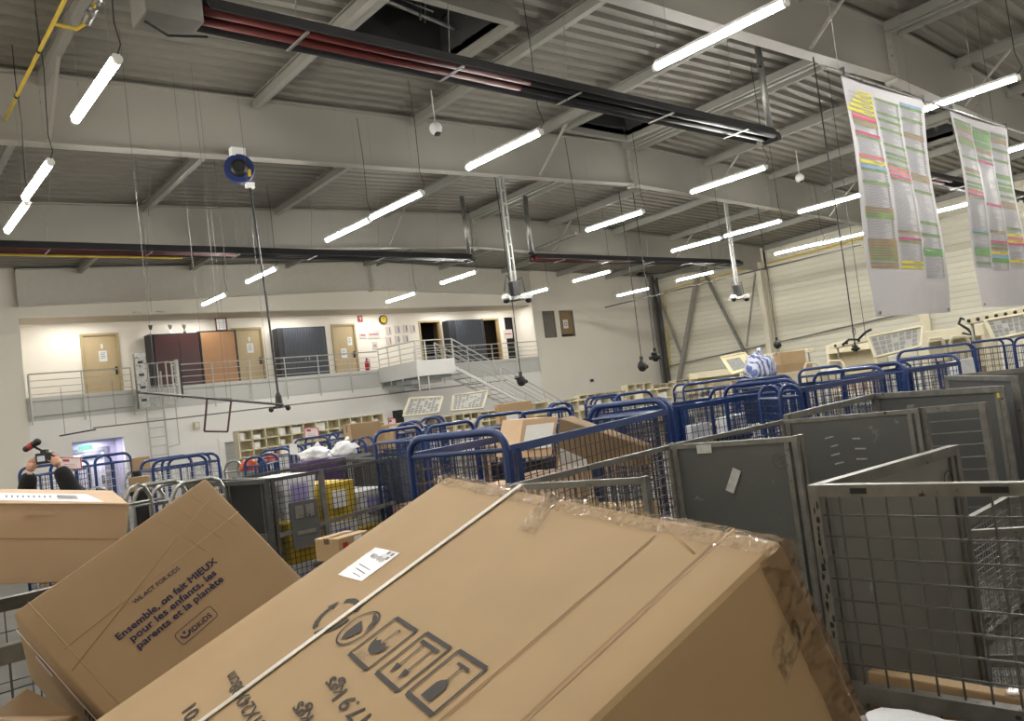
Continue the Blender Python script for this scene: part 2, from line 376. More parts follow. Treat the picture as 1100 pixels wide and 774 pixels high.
# small windows right of the gallery
for i, (x0, x1) in enumerate(((24.62, 25.36), (25.66, 26.55))):
    f = MB()
    for (xa, xb, za, zb) in ((x0, x0+.03, 4.53, 5.68), (x1-.03, x1, 4.53, 5.68), (x0, x1, 4.5, 4.53), (x0, x1, 5.68, 5.71)): f.box(xa, xb, YW-.01, YW+.1, za, zb)
    o = struct(f, 'window_%d' % (i+1), mat('window_frame', (120, 112, 98), .5))
    f = MB(); f.box(x0, x1, YW+.14, YW+.16, 4.5, 5.71); f.build('pane', glass_w if i == 0 else tan_in, o)
    if i == 1:
        f = MB(); f.box(25.98, 26.28, YW+.12, YW+.13, 4.9, 5.3); q = f.build('notice', white_m, o)
        f = MB(); f.tube([(26.13+.08*math.cos(a*.5), YW+.115, 5.1+.08*math.sin(a*.5)) for a in range(13)], .012, 6); f.build('round_mark', mat('brown_print', (90, 60, 50), .6), q)
        f = MB(); f.box(25.7, 26.5, YW+.09, YW+.13, 4.53, 4.62); f.build('sill', dark_m, o)

# right wall: horizontal cladding
b = MB(); z = 0
while z < 8.2:
    b.face([(XW, YF, z), (XW, YW, z), (XW+.025, YW, z+.20), (XW+.025, YF, z+.20)])
    b.face([(XW+.025, YF, z+.20), (XW+.025, YW, z+.20), (XW, YW, z+.22), (XW, YF, z+.22)]); z += .22
struct(b, 'wall_right', clad_m)
b = MB(); b.box(XL-.2, XL, YF, YW, 0, 8.2); struct(b, 'wall_left', wall_m)
b = MB(); b.box(XL, XW, YF-.2, YF, 0, 8.4); struct(b, 'wall_front', mat('dark_front_wall', (176, 170, 160), .8))
col_m = mat('cream_column', (216, 210, 192), .5, var=.03); colg = mat('grey_column', (118, 116, 110), .5, var=.06)
for y, m_ in ((6.32, col_m), (12.93, col_m), (19.41, col_m), (25.75, colg)):
    b = MB(); b.box(XW-.36, XW-.33, y-.11, y+.11, 0, 7.3); b.box(XW-.05, XW-.02, y-.11, y+.11, 0, 7.3); b.box(XW-.34, XW-.04, y-.006, y+.006, 0, 7.3)
    struct(b, 'column', m_)
b = MB(); q0 = PX(815, 283, 31.9); q1 = PX(834, 378, 31.9); b.box(31.75, 31.95, q0.y-.12, q0.y+.12, 0, 6.65); struct(b, 'column', col_m)
for (u0, v0, u1, v1, r, m_) in ((700, 300, 733, 384, .05, purlin_m), (749, 297, 729, 412, .09, purlin_m), (752, 284, 806, 390, .06, galv), (812, 288, 802, 372, .03, purlin_m), (702, 296, 815, 283, .05, purlin_m)):
    b = MB(); b.obox(PX(u0, v0, 32.1), PX(u1, v1, 32.1), r*2, r*2); struct(b, 'wall_brace', m_)
o = thing('gas_pipe', 'thin yellow gas pipe running along and down the cream clad wall', 'pipe', PX(714, 312, 32.3))
b = MB(); b.tube([PX(1010, 235, 32.3), PX(925, 256, 32.3), PX(812, 286, 32.3), PX(714, 312, 32.3), PX(720, 395, 32.3)], .035, 6); b.build('pipe_run', yell_m, o, o.location)
o = thing('wall_conduit', 'thin grey pipe laid along the foot of the clad wall', 'pipe', (32.3, 22, 3.0))
b = MB(); b.tube([PX(715, 394, 32.2), PX(860, 362, 32.2), PX(1000, 330, 32.2)], .03, 6); b.build('pipe_run', galv, o, o.location)
o = thing('exhaust_fan', 'black fan and duct cluster at the head of the dark corner column', 'fan', PX(700, 293, 31.6))
og = o.location; b = MB(); b.tube([og+V((-.6, 0, .05)), og+V((.5, 0, .05))], .1, 10); b.tube([og+V((0, 0, .1)), og+V((0, -3.4, .25))], .07, 8); b.build('duct', dark_m, o, og)
b = MB(); b.tube([og+V((-.95, 0, .05)), og+V((-.6, 0, .05))], .2, 12); b.build('fan_drum', dark_m, o, og)
o = thing('pipe_bundle', 'dark pipe bundle standing against the corner column', 'pipe', (32.0, 25.6, 0))
b = MB(); b.tube([(31.9, 25.45, 0), (31.9, 25.45, 7.2)], .06, 8); b.tube([(31.98, 25.2, 0), (31.98, 25.2, 7.1)], .04, 8); b.build('pipe_run', mat('dark_pipe', (62, 60, 58), .5), o, o.location)

# ------------------------------------------------------------------ gallery railing, landing, stairs, ladder
def rail_run(b, p, q, z0, z1, n, posts, r=.022, drop=0):
    p, q = V(p), V(q)
    b.tube([p+V((0, 0, z1)), q+V((0, 0, z1))], r, 6)
    for k in range(n):
        z = z0+(z1-z0)*(k+.3)/(n+.3); b.tube([p+V((0, 0, z)), q+V((0, 0, z))], r*.55, 5)
o = thing('gallery_railing', 'long pale grey tubular railing along the upper gallery edge', 'railing', (4.5, 25.9, 3.1))
og = o.location
def seg(xa, xb, ya, yb, name='rail_section', z0=3.55, z1=4.38):
    b = MB(); rail_run(b, (xa, ya, 0), (xb, yb, 0), z0, z1, 4, 0); L_ = V((xb-xa, yb-ya, 0)).length; n = max(1, round(L_/1.35))
    for k in range(n+1):
        t = k/n; x, y_ = xa+(xb-xa)*t, ya+(yb-ya)*t; b.tube([(x, y_, 2.95), (x, y_, z1)], .02, 6)
    return b.build(name, rail_m, o, og)
seg(4.5, 7.2, 25.9, 25.9); seg(8.42, 15.9, 25.9, 25.9); seg(17.5, 24.0, 25.9, 25.9)
b = MB(); b.tube([(4.5, 25.9, 3.18), (7.2, 25.9, 3.22)], .02, 6); b.tube([(4.5, 25.9, 3.16), (4.5, 25.9, 4.36)], .035, 6); b.build('end_loop', rail_m, o, og)
o = thing('stair_landing', 'grey steel landing jutting out from the gallery with the stair head', 'landing', (16.7, 24.6, 3))
og = o.location
b = MB(); b.box(15.88, 17.5, 23.4, 25.95, 3.4, 3.5); b.box(15.88, 17.5, 23.37, 23.4, 3.2, 3.75); b.box(15.85, 15.88, 23.4, 25.95, 3.2, 3.75); b.build('deck', slab_m, o, og)
b = MB(); b.box(15.7, 17.0, 23.6, 24.6, 2.95, 3.1); b.box(15.5, 16.2, 23.8, 24.8, 2.75, 2.9); b.box(16.0, 17.4, 23.5, 25.9, 3.1, 3.2); b.build('support_bracket', mat('dark_landing_steel', (128, 130, 130), .5), o, og)
b = MB(); rail_run(b, (15.88, 23.4, 0), (17.5, 23.4, 0), 3.6, 4.45, 4, 0)
for x in (15.88, 16.3, 17.5): b.tube([(x, 23.4, 2.7 if x < 17 else 3.2), (x, 23.4, 4.45)], .025, 6)
b.build('front_railing', rail_m, o, og)
b = MB(); rail_run(b, (15.88, 25.9, 0), (15.88, 23.4, 0), 3.6, 4.45, 4, 0)
for y in (25.2, 24.4): b.tube([(15.88, y, 3.0), (15.88, y, 4.45)], .022, 6)
b.build('side_railing', rail_m, o, og)
o = thing('staircase', 'pale grey steel stairs descending rightward from the landing', 'stairs', (19.6, 24, 0)); og = o.location
xa, xb, za, zb = 17.5, 23.9, 3.45, 0.0
for yy in (23.4, 24.5):
    b = MB(); b.obox((xa, yy, za-.05), (xb, yy, zb+.1), .02, .1); b.build('stringer', slab_m, o, og)
    b = MB(); 
    for k in range(5):
        h = 1.0-k*.2; b.tube([(xa, yy, za+h), (xb, yy, zb+h)], .022 if k == 0 else .013, 6)
    for t in (0, .33, .66, 1): b.tube([(xa+(xb-xa)*t, yy, za+(zb-za)*t), (xa+(xb-xa)*t, yy, za+(zb-za)*t+1.0)], .02, 6)
    b.build('handrail', rail_m, o, og)
for k in range(19):
    t = (k+.5)/19; x = xa+(xb-xa)*t; z = za+(zb-za)*t
    b = MB(); b.box(x-.12, x+.12, 23.42, 24.48, z-.015, z); b.build('tread', galv, o, og)
# ladder with safety gate
o = thing('access_ladder', 'grey steel wall ladder rising to the gate in the gallery railing', 'ladder', (7.8, 25.75, 0)); og = o.location
for x in (7.5, 8.0):
    b = MB(); b.tube([(x, 25.75, 0), (x, 25.75, 3.2), (x, 25.7, 4.2)], .028, 6); b.build('stile', rail_m, o, og)
for k in range(11):
    b = MB(); b.tube([(7.5, 25.75, .25+k*.28), (8.0, 25.75, .25+k*.28)], .016, 6); b.build('rung', rail_m, o, og)
b = MB(); b.tube([(8.0, 25.75, 3.2), (8.36, 25.75, 3.1), (8.36, 25.75, 1.9), (8.0, 25.75, 1.85)], .02, 6); b.build('side_guard', rail_m, o, og)
o = thing('safety_gate', 'boxy metal safety gate with grid sides at the ladder head', 'gate', (7.8, 25.6, 3.0)); og = o.location
b = MB(); b.box(7.2, 7.5, 25.35, 25.55, 3.1, 4.75); b.build('housing', galv, o, og)
b = MB()
for k in range(4): b.box(7.27, 7.42, 25.345, 25.35, 3.3+k*.38, 3.38+k*.38)
b.build('housing_slot', dark_m, o, og)
b = MB()
for z in (3.4, 3.72, 4.0, 4.42): b.tube([(7.5, 25.4, z), (8.0, 25.15, z), (8.42, 25.4, z)], .02, 6)
for (x, y) in ((7.55, 25.38), (7.78, 25.26), (8.0, 25.15), (8.2, 25.27)): b.tube([(x, y, 3.15 if x < 7.9 else 3.3), (x, y, 4.42)], .02, 6)
b.tube([(7.5, 25.4, 3.4), (7.7, 25.4, 3.1), (8.2, 25.4, 3.1), (8.42, 25.4, 3.4)], .02, 6)
b.build('grid_guard', rail_m, o, og)
b = MB(); b.box(8.38, 8.46, 25.4, 25.6, 3.3, 4.5); b.build('gate_post', rail_m, o, og)
b = MB(); b.box(8.47, 8.53, 25.42, 25.58, 3.3, 4.4); b.build('rubber_seal', dark_m, o, og)

# ------------------------------------------------------------------ gallery furniture
rib_m = mat('ribbed_grey', (78, 82, 90), .5, var=.05)
def cabinet(name, label, cat, x0, x1, y0, z0, z1, bodym, doors, group=None, ribbed=False, handle=True):
    o = thing(name, label, cat, ((x0+x1)/2, y0+.22, z0), group); og = o.location
    b = MB(); b.box(x0, x1, y0, y0+.42, z0, z1); b.build('cabinet_body', bodym, o, og, bevel=.008)
    n = len(doors)
    for i, (a, c, m_) in enumerate(doors):
        b = MB()
        if ribbed:
            k = 0; x = a+.01
            while x < c-.05: b.box(x, x+.05, y0-.03, y0+.01, z0+.06, z1-.05); x += .095
            b.box(a+.005, c-.005, y0-.008, y0+.01, z0+.05, z1-.04)
        else: b.box(a+.008, c-.008, y0-.02, y0+.005, z0+.05, z1-.05)
        d = b.build('cabinet_door', m_, o, og)
        if handle:
            b = MB(); hx = c-.07 if i == 0 else a+.07; b.box(hx-.02, hx+.02, y0-.04, y0-.02, (z0+z1)/2-.18, (z0+z1)/2-.02); b.build('handle', galv, d, og)
    return o
Z0 = 3.47
cabinet('storage_cabinet', 'dark mahogany two-door cabinet on the gallery with black side', 'cabinet', 8.15, 9.75, 27.05, Z0, 5.52, dark_m, [(8.3, 9.1, maroon), (9.1, 9.75, maroon)], handle=False)
cabinet('shutter_cabinet', 'low orange oak shutter cabinet with black frame beside the mahogany one', 'cabinet', 9.77, 11.05, 27.05, Z0, 5.56, dark_m, [(9.82, 10.98, oak)], handle=False)
cabinet('tambour_cabinet', 'dark grey ribbed cabinet on the gallery between two beige doors', 'cabinet', 12.55, 14.45, 27.05, Z0, 5.56, black_cab, [(12.75, 13.6, rib_m), (13.6, 14.4, rib_m)], ribbed=True)
cabinet('tambour_cabinet', 'dark grey ribbed cabinet on the gallery behind the stair rail', 'cabinet', 20.15, 22.05, 27.05, Z0, 5.6, black_cab, [(20.5, 21.3, rib_m), (21.3, 22.0, rib_m)], ribbed=True)
for i, x in enumerate((8.05+.25, 8.92, 9.37)):
    o = thing('trophy', ['silver trophy cup on the mahogany cabinet, leftmost of three', 'silver trophy cup, middle one and tallest on the mahogany cabinet', 'silver trophy cup on the mahogany cabinet, next to the oak shutter'][i], 'trophy', (x, 27.2, 5.53), 'trophies on the cabinet')
    og = o.location; b = MB(); b.tube([og+V((0, 0, 0)), og+V((0, 0, .05)), og+V((0, 0, .07)), og+V((0, 0, .16))], [.05, .05, .015, .015], 10); b.build('base', white_m if i < 2 else dark_m, o, og, smooth=True)
    b = MB(); b.tube([og+V((0, 0, .14)), og+V((0, 0, .2)), og+V((0, 0, .28)), og+V((0, 0, .3))], [.015, .05, .06, .08], 10); b.build('cup', dark_m if i == 0 else galv, o, og, smooth=True)
o = thing('framed_certificate', 'framed certificate with dark red frame standing on the oak cabinet', 'picture frame', (10.66, 27.3, 5.57)); og = o.location
b = MB(); 
for (xa_, xb_, z0_, z1_) in ((10.46, 10.5, 5.61, 5.98), (10.82, 10.86, 5.61, 5.98), (10.46, 10.86, 5.57, 5.61), (10.46, 10.86, 5.98, 6.02)): b.box(xa_, xb_, 27.27, 27.3, z0_, z1_)
b.build('frame', mat('dark_red_frame', (92, 30, 28), .4), o, og)
b = MB(); b.box(10.49, 10.83, 27.285, 27.295, 5.6, 5.99); b.build('certificate', white_m, o, og)
b = MB(); [b.box(10.58, 10.75, 27.282, 27.284, 5.68+k*.06, 5.69+k*.06) for k in range(4)]; b.build('certificate_print', mat('grey_print', (120, 120, 128), .7), o, og)
yb = BACKY-.03
def wallpic(name, label, cat, u0, v0, u1, v1, m_, parts=()):
    p = PY(u0, v0, yb); q = PY(u1, v1, yb); o = thing(name, label, cat, ((p.x+q.x)/2, yb, (p.z+q.z)/2)); og = o.location
    b = MB(); b.box(p.x, q.x, yb, yb+.02, q.z, p.z); b.build('board', m_, o, og)
    return o, og, p, q
o, og, p, q = wallpic('fire_sign', 'small red fire equipment sign beside the yellow clock', 'sign', 384, 339, 390, 345.5, red_m)
b = MB(); b.box(p.x+.1, p.x+.14, yb-.005, yb, q.z+.06, p.z-.05); b.box(p.x+.05, p.x+.19, yb-.005, yb, p.z-.09, p.z-.06); b.build('pictogram', white_m, o, og)
o = thing('wall_clock', 'round yellow clock with black rim on the gallery wall', 'clock', PY(411.3, 343.3, yb)); og = o.location
b = MB(); b.tube([og, og+V((0, -.05, 0))], .18, 20); b.build('rim', dark_m, o, og)
b = MB(); b.tube([og+V((0, -.05, 0)), og+V((0, -.056, 0))], .14, 20); b.build('dial', yell_m, o, og)
b = MB(); b.obox(og+V((0, -.06, 0)), og+V((.06, -.06, .04)), .012, .004); b.obox(og+V((0, -.06, 0)), og+V((-.02, -.06, .1)), .01, .004); b.build('hand', dark_m, o, og)
pic = mat('wall_poster', (206, 200, 196), .6, var=.06, scale=30); picr = mat('red_print', (180, 90, 90), .6)
k = 0
for (u, v, w, h) in ((417.5, 355, 1, 5), (427, 354, 1, 7), (435.5, 353, 1, 7), (443.5, 353, 1, 7), (418, 366, 1, 4), (427, 364.5, 1, 5), (436, 364, 1, 5)):
    p = PY(u, v, yb); o = thing('wall_pocket', ['white leaflet pocket, upper row, first from left', 'white leaflet pocket, upper row, second from left', 'white leaflet pocket, upper row, third from left', 'white leaflet pocket, upper row, rightmost', 'white leaflet pocket, lower row, first from left', 'white leaflet pocket, lower row, middle', 'white leaflet pocket, lower row, right'][k], 'leaflet holder', p, 'leaflet pockets on the gallery wall')
    b = MB(); b.box(p.x-.12, p.x+.12, yb, yb+.02, p.z-.16, p.z+.16); b.build('pocket', pic, o, p)
    b = MB(); b.box(p.x+.04, p.x+.07, yb-.006, yb, p.z-.1, p.z+.12); b.build('spine_mark', picr if k in (0, 4) else dark_m, o, p); k += 1
for (u0, v0, u1, v1, lab) in ((386, 357, 394, 363, 'pale notice with a drawing, left one beside the third beige door'), (395, 355, 408, 363, 'wider pale notice right of the small drawing notice'), (400, 367, 406, 375, 'small red printed notice under the wide pale notice'), (541, 354, 551, 363, 'red bordered notice beside the last gallery door')):
    o, og, p, q = wallpic('notice', lab, 'notice', u0, v0, u1, v1, pic)
    b = MB(); b.box(p.x+.05, q.x-.05, yb-.004, yb, (p.z+q.z)/2-.02, (p.z+q.z)/2+.03); b.build('notice_print', picr, o, og)
p = PY(395, 391, 27.3); o = thing('fire_extinguisher', 'red fire extinguisher on the gallery beside the third door', 'fire extinguisher', (p.x, 27.35, 3.72)); og = o.location
b = MB(); b.tube([og, og+V((0, 0, .4)), og+V((0, 0, .48))], [.09, .09, .03], 10); b.build('cylinder', red_m, o, og, smooth=True)
b = MB(); b.tube([og+V((0, 0, .48)), og+V((0, 0, .56))], .03, 6); b.tube([og+V((0, 0, .54)), og+V((.12, 0, .5)), og+V((.12, 0, .15))], .012, 5); b.build('valve', dark_m, o, og)
for (u, v, lab) in ((317, 335.5, 'small black dome camera under the gallery ceiling above the ribbed cabinet'),):
    p = PY(u, v, 27.3); o = thing('dome_camera', lab, 'camera', p); b = MB(); b.ball(p, .1); b.build('dome', dark_m, o, p, smooth=True)
for (u, v, lab) in ((147, 335, 'round recessed downlight in the gallery ceiling above the mahogany cabinet'), (172, 334, 'second round downlight in the gallery ceiling, right of the lit one')):
    p = PZ(u, v, 6.03); o = thing('downlight', lab, 'lamp', p, 'gallery downlights'); b = MB(); b.tube([p, p+V((0, 0, -.02))], .13, 16); b.build('ring', white_m, o, p)

# ------------------------------------------------------------------ ceiling lights
LROWS = [(2.35, 'leftmost'), (7.85, 'second'), (13.35, 'third'), (18.7, 'fourth'), (24.1, 'fifth')]
LZ, LL = 5.6, 1.6
LPX = [((769, 40), 'big tube light nearest the camera at the top of the picture'),
 ((102, 99), 'steeply slanting tube light at upper left'),
 ((40, 195), 'upper one of the end to end tube lights at far left'), ((18, 234), 'lower one of the end to end tube lights at far left'),
 ((539.5, 162), 'tube light hanging in front of the second roof beam at mid picture'),
 ((425, 221), 'upper one of the joined pair left of the camera mast'), ((373, 247.5), 'lower one of the joined pair left of the camera mast'),
 ((781, 193.5), 'tube light below the end of the nearest black heater'), ((659.5, 237.5), 'tube light right of the unlit tube, mid picture'),
 ((807.5, 245.5), 'tube light crossing the second camera mast'), ((747.5, 262.5), 'tube light just left of the second camera mast'),
 ((280.5, 295.5), 'short looking tube light crossing the reel cable'), ((230, 321.5), 'small far tube light in front of the gallery fascia at left'),
 ((492, 298), 'tube light left of the first camera mast, near gallery'), ((430.5, 319.5), 'small far tube light above the yellow clock'),
 ((635.5, 296.5), 'tube light in front of the plain wall near the small windows'), ((571.5, 314.5), 'tube light just right of the first camera mast foot'),
 ((746.5, 296.5), 'tube light in front of the clad wall braces'), ((680, 313.5), 'tube light beside the dark corner column'),
 ((906, 255.5), 'upper one of the end to end pair before the clad wall'), ((857.5, 266.5), 'lower one of the end to end pair before the clad wall'),
 ((1026, 106), 'tube light shining above the gap between the hanging sheets'), ((893, 218), 'tube light half hidden by the left edge of the first sheet'),
 ((1022, 223), 'tube light glimpsed between the two hanging sheets'), ((1100, 157), 'tube light at the right picture edge behind the second sheet')]
lights = []
proto = None
def make_light():
    o = thing('tube_light', '', 'light', (0, 0, 0), 'hanging tube lights')
    b = MB(); b.tube([(0, -LL/2, 0), (0, LL/2, 0)], .038, 10); b.build('diffuser', tube_m, o, smooth=False)
    for s in (-1, 1): b = MB(); b.tube([(0, s*LL/2, 0), (0, s*(LL/2+.04), 0)], .044, 10); b.build('end_cap', white_m, o)
    b = MB(); b.hexa([(-.055, -LL/2, .02), (.055, -LL/2, .02), (.055, LL/2, .02), (-.055, LL/2, .02), (-.03, -LL/2, .065), (.03, -LL/2, .065), (.03, LL/2, .065), (-.03, LL/2, .065)]); b.build('housing', white_m, o)
    for s in (-1, 1):
        b = MB(); b.tube([(0, s*.6, .05), (0, s*.6, 1.9)], .0025, 4); b.build('suspension_wire', galv, o)
    b = MB(); b.tube([(0, -LL/2, .03), (.02, -LL/2-.08, .12), (0, -LL/2-.02, .35), (.03, -LL/2, 1.2), (0, -LL/2, 1.9)], .006, 5); b.build('power_cable', dark_m, o)
    return o
proto = make_light()
first = True
def put_light(x, y, label):
    global first
    o = proto if first else copy_thing(proto); first = False
    o.location = (x, y, LZ); o['label'] = label; return o
for (px_, lab) in LPX:
    p = PZ(*px_, LZ); put_light(p.x, p.y, lab+', lit white')
for (x, y) in ((2.35, 2.2), (2.35, 4.6), (7.85, 1.6), (13.35, .9), (18.7, 2.2), (24.1, 2.6), (29.5, 1), (29.5, 5), (18.7, 17.5)):
    if (x, y) != (18.7, 17.5): put_light(x, y, 'lit tube light over the part of the hall outside the picture')
# unlit tube
p = PZ(623, 250, 5.6); o = thing('tube_light', 'unlit grey tube light left of a lit one, mid picture', 'light', p, 'hanging tube lights')
b = MB(); b.tube([PZ(620, 250, 5.6), PZ(576, 268, 5.6)], .05, 10); b.build('diffuser', galv, o, p)
b = MB(); b.tube([p, p+V((0, 0, .3)), p+V((-.1, 0, 2.2))], .008, 5); b.build('power_cable', dark_m, o, p)

# ------------------------------------------------------------------ radiant heaters, masts, pipes
hood_m = mat('heater_hood', (58, 58, 60), .4, .4, var=.1)
glow_m = mat('heater_tube_red', (92, 28, 24), .65, var=.25, scale=3)
def heater(label, xa, xb, y, z, burner=True):
    o = thing('radiant_heater', label, 'heater', ((xa+xb)/2, y, z), 'long black radiant heaters'); og = o.location
    b = MB()
    for (dy0, dz0, dy1, dz1) in ((-.23, -.06, -.13, .09), (-.13, .09, .13, .09), (.13, .09, .23, -.06)):
        b.hexa([(xa, y+dy0, z+dz0), (xb, y+dy0, z+dz0), (xb, y+dy1, z+dz1), (xa, y+dy1, z+dz1), (xa, y+dy0, z+dz0+.015), (xb, y+dy0, z+dz0+.015), (xb, y+dy1, z+dz1+.015), (xa, y+dy1, z+dz1+.015)])
    b.build('reflector_hood', hood_m, o, og)
    for s in (-1, 1):
        b = MB(); xm = xa+(xb-xa)*.42; b.tube([(xa, y+s*.09, z-.01), (xm, y+s*.09, z-.01)], .045, 10); b.cur = 1; b.tube([(xm, y+s*.09, z-.01), (xb+.1, y+s*.09, z-.01)], .045, 10); b.build('radiant_tube', [glow_m, dark_m], o, og, smooth=True)
    b = MB(); b.tube([(xb+.12, y-.14, z-.02), (xb+.12, y+.14, z-.02)], .075, 10); b.build('return_bend', dark_m, o, og)
    n = max(2, int((xb-xa)/1.8))
    for k in range(n):
        x = xa+(xb-xa)*(k+.5)/n; b = MB(); b.box(x-.015, x+.015, y-.23, y+.23, z-.08, z-.065); b.tube([(x, y, z+.1), (x+.2, y, zr(x, y)-.1)], .006, 4); b.build('hanger', galv, o, og)
    if burner:
        b = MB(); b.box(xa-.55, xa-.05, y-.2, y+.2, z-.18, z+.15); b.build('burner_box', mat('burner_grey', (120, 118, 114), .5), o, og, bevel=.02)
        b = MB(); b.tube([(xa-.5, y, z-.18), (xa-.35, y-.1, z-.32), (xa, y-.1, z-.26)], .012, 5); b.build('cable', dark_m, o, og)
    return o
heater('long radiant heater with reddish tube crossing the top of the picture', 2.85, 12.3, 7.0, 5.9)
heater('radiant heater running in front of the third beam, far left to mid', 2.5, 13.3, 16.7, 5.9)
heater('far radiant heater ending before the clad wall column', 15.3, 25.2, 16.2, 5.85, burner=False)
heater('radiant heater end just visible behind the first hanging sheet', 16.2, 26, 7.2, 5.85, burner=False)
def pole(label, p, q, r=.05):
    o = thing('support_pole', label, 'pole', p, 'grey poles holding the heaters'); b = MB(); b.tube([p, q], r, 10); b.build('pole_tube', galv, o, p, smooth=True)
    b = MB(); b.ball(q, .09, 8, 6); b.build('pole_foot', dark_m, o, p)
pole('round grey pole carrying the end of the nearest heater', V((12.38, 7.0, 7.7)), V((12.42, 7.0, 5.95)), .055)
pole('grey pole carrying the end of the second heater', V((13.4, 16.7, 7.6)), V((13.42, 16.7, 5.95)), .06)
pole('grey bent pole at the near end of the far heater', V((15.25, 16.2, 7.6)), V((15.2, 16.2, 5.95)), .07)
pole('bent grey pole left of the first hanging sheet', V((16.15, 7.2, 7.7)), V((16.1, 7.2, 5.95)), .07)
def mast(label, x, y, z1, z0):
    o = thing('camera_mast', label, 'camera mast', (x, y, z1), 'camera masts hanging from the second beam'); og = o.location
    b = MB()
    for s in (-1, 1): b.box(x+s*.055-.022, x+s*.055+.022, y-.02, y+.02, z0, z1)
    for k in range(9): b.box(x-.05, x+.05, y-.015, y+.015, z0+.2+k*.3, z0+.24+k*.3)
    b.build('mast_rail', mat('mast_aluminium', (150, 150, 146), .5, .4, var=.08), o, og)
    b = MB(); b.box(x-.32, x+.32, y-.06, y+.06, z0-.1, z0-.02); b.box(x-.12, x+.12, y-.25, y+.25, z0-.1, z0-.03); b.build('crossbar', rail_m, o, og)
    for (dx, dy) in ((-.32, -.05), (.32, -.05)):
        c = V((x+dx, y+dy, z0-.05)); b = MB(); b.ball(c+V((0, 0, .02)), .1, 12, 8, (1, 1, .7)); d = b.build('dome_housing', white_m, o, og, smooth=True)
        b = MB(); b.ball(c+V((0, 0, -.04)), .078, 12, 8); b.build('dome_lens', dark_m, d, og, smooth=True)
    b = MB(); b.box(x-.1, x+.1, y-.08, y+.08, z0, z0+.3); b.tube([(x, y, z0+.3), (x-.2, y, z0+.45), (x-.3, y, z0+.1)], .012, 5); b.tube([(x, y, z0+.3), (x+.25, y, z0+.4), (x+.3, y, z0+.05)], .012, 5)
    b.tube([(x+.05, y, z0+.2), (x+.2, y+.1, z0+.25), (x+.12, y, z0)], .015, 5); b.build('wiring_cluster', dark_m, o, og)
mast('twin-rail mast with two white dome cameras before the gallery', 11.52, 12.93, 6.85, 4.25)
mast('shorter twin-rail mast with dome cameras before the clad wall', 19.95, 12.93, 6.85, 4.15)
# speakers / spherical cameras
for (u, v, lab) in ((468, 138, 'white ball speaker hanging by the second beam, mid picture'), (859, 191, 'white ball speaker by the second beam near the first sheet')):
    p = PZ(u, v, 7.2); o = thing('ball_speaker', lab, 'speaker', p, 'white ball speakers'); og = p
    b = MB(); b.ball(p, .12, 16, 10, (1, 1, 1.05)); b.build('shell', white_m, o, og, smooth=True)
    b = MB(); b.tube([p+V((.01, -.02, -.09)), p+V((.01, -.02, -.135))], [.075, .05], 14); b.build('grille', dark_m, o, og)
    b = MB(); b.tube([p+V((0, 0, .1)), V((p.x, p.y, zr(p.x, p.y)+.05))], .012, 6); b.build('stem', white_m, o, og)
# yellow gas pipe upper left
o = thing('gas_pipe', 'yellow gas pipe slanting across the upper left corner with a valve', 'pipe', (2.3, 10, 6.9)); og = o.location
b = MB(); b.tube([(2.27, 6, 6.92), (2.27, 9.2, 6.9), (2.27, 16.4, 6.9), ], .023, 8); b.build('pipe_run', yell_m, o, og, smooth=True)
b = MB(); b.tube([(2.27, 9.75, 6.9), (2.5, 9.75, 6.88), (2.6, 9.7, 6.95), (2.7, 9.4, 7.2)], .023, 8); b.build('branch', yell_m, o, og, smooth=True)
b = MB(); b.tube([(2.6, 9.7, 6.95), (2.66, 9.55, 7.08)], .05, 8); b.ball((2.63, 9.6, 7.02), .06, 8, 6); b.tube([(2.68, 9.5, 7.1), (2.75, 9.3, 7.3)], .035, 8); b.build('valve', galv, o, og)
for y in (8.2, 9.0, 10.5, 12, 14): b = MB(); b.tube([(2.27, y, 6.9), (2.27, y+.04, 6.9)], .034, 8); b.tube([(2.27, y, 6.93), (2.27, y, 7.6)], .006, 4); b.build('pipe_clip', dark_m, o, og)
o = thing('gas_pipe', 'thin yellow gas pipe running under the far heater at left', 'pipe', (2.3, 17.1, 5.7)); b = MB(); b.tube([(1.6, 17.1, 5.86), (6, 17.1, 5.86)], .028, 6); b.build('pipe_run', yell_m, o, o.location)
# wires crossing: long level bus bars
o = thing('trolley_rail', 'thin long pipe hung level before the clad wall', 'rail', PZ(650, 330, 5.4)); og = o.location
b = MB(); b.tube([PZ(650, 330, 5.4), PZ(925, 263, 5.4)], .03, 6); b.build('rail_tube', mat('dark_pipe', (62, 60, 58), .5), o, og)
for (u, v) in ((690, 321), (800, 294), (880, 275)):
    p = PZ(u, v, 5.4); b = MB(); b.tube([p, V((p.x, p.y, zr(p.x, p.y)))], .003, 4); b.build('hanger', wire_m, o, og)
o = thing('cable_rail', 'thin grey rail hung level in front of the white wall under the gallery', 'rail', (6, 22, 2.4)); og = o.location
def linepts(y, pts): return [PY(u, v, y) for u, v in pts]
b = MB(); b.tube(linepts(24.6, [(100, 459.5), (200, 448), (300, 436), (400, 425), (545, 408)]), .022, 6); b.build('rail_tube', mat('mid_grey_metal', (130, 130, 126), .4, .5), o, og)
b = MB(); b.tube(linepts(24.6, [(64, 468), (103, 461)]), .022, 6); b.build('rail_end', mat('dark_pipe', (62, 60, 58), .5), o, og)
for u, v in ((125, 457), (70, 467), (98, 461)): p = PY(u, v, 24.6); b = MB(); b.tube([p, p+V((0, 0, 1.3))], .005, 4); b.build('hanger', wire_m, o, og)
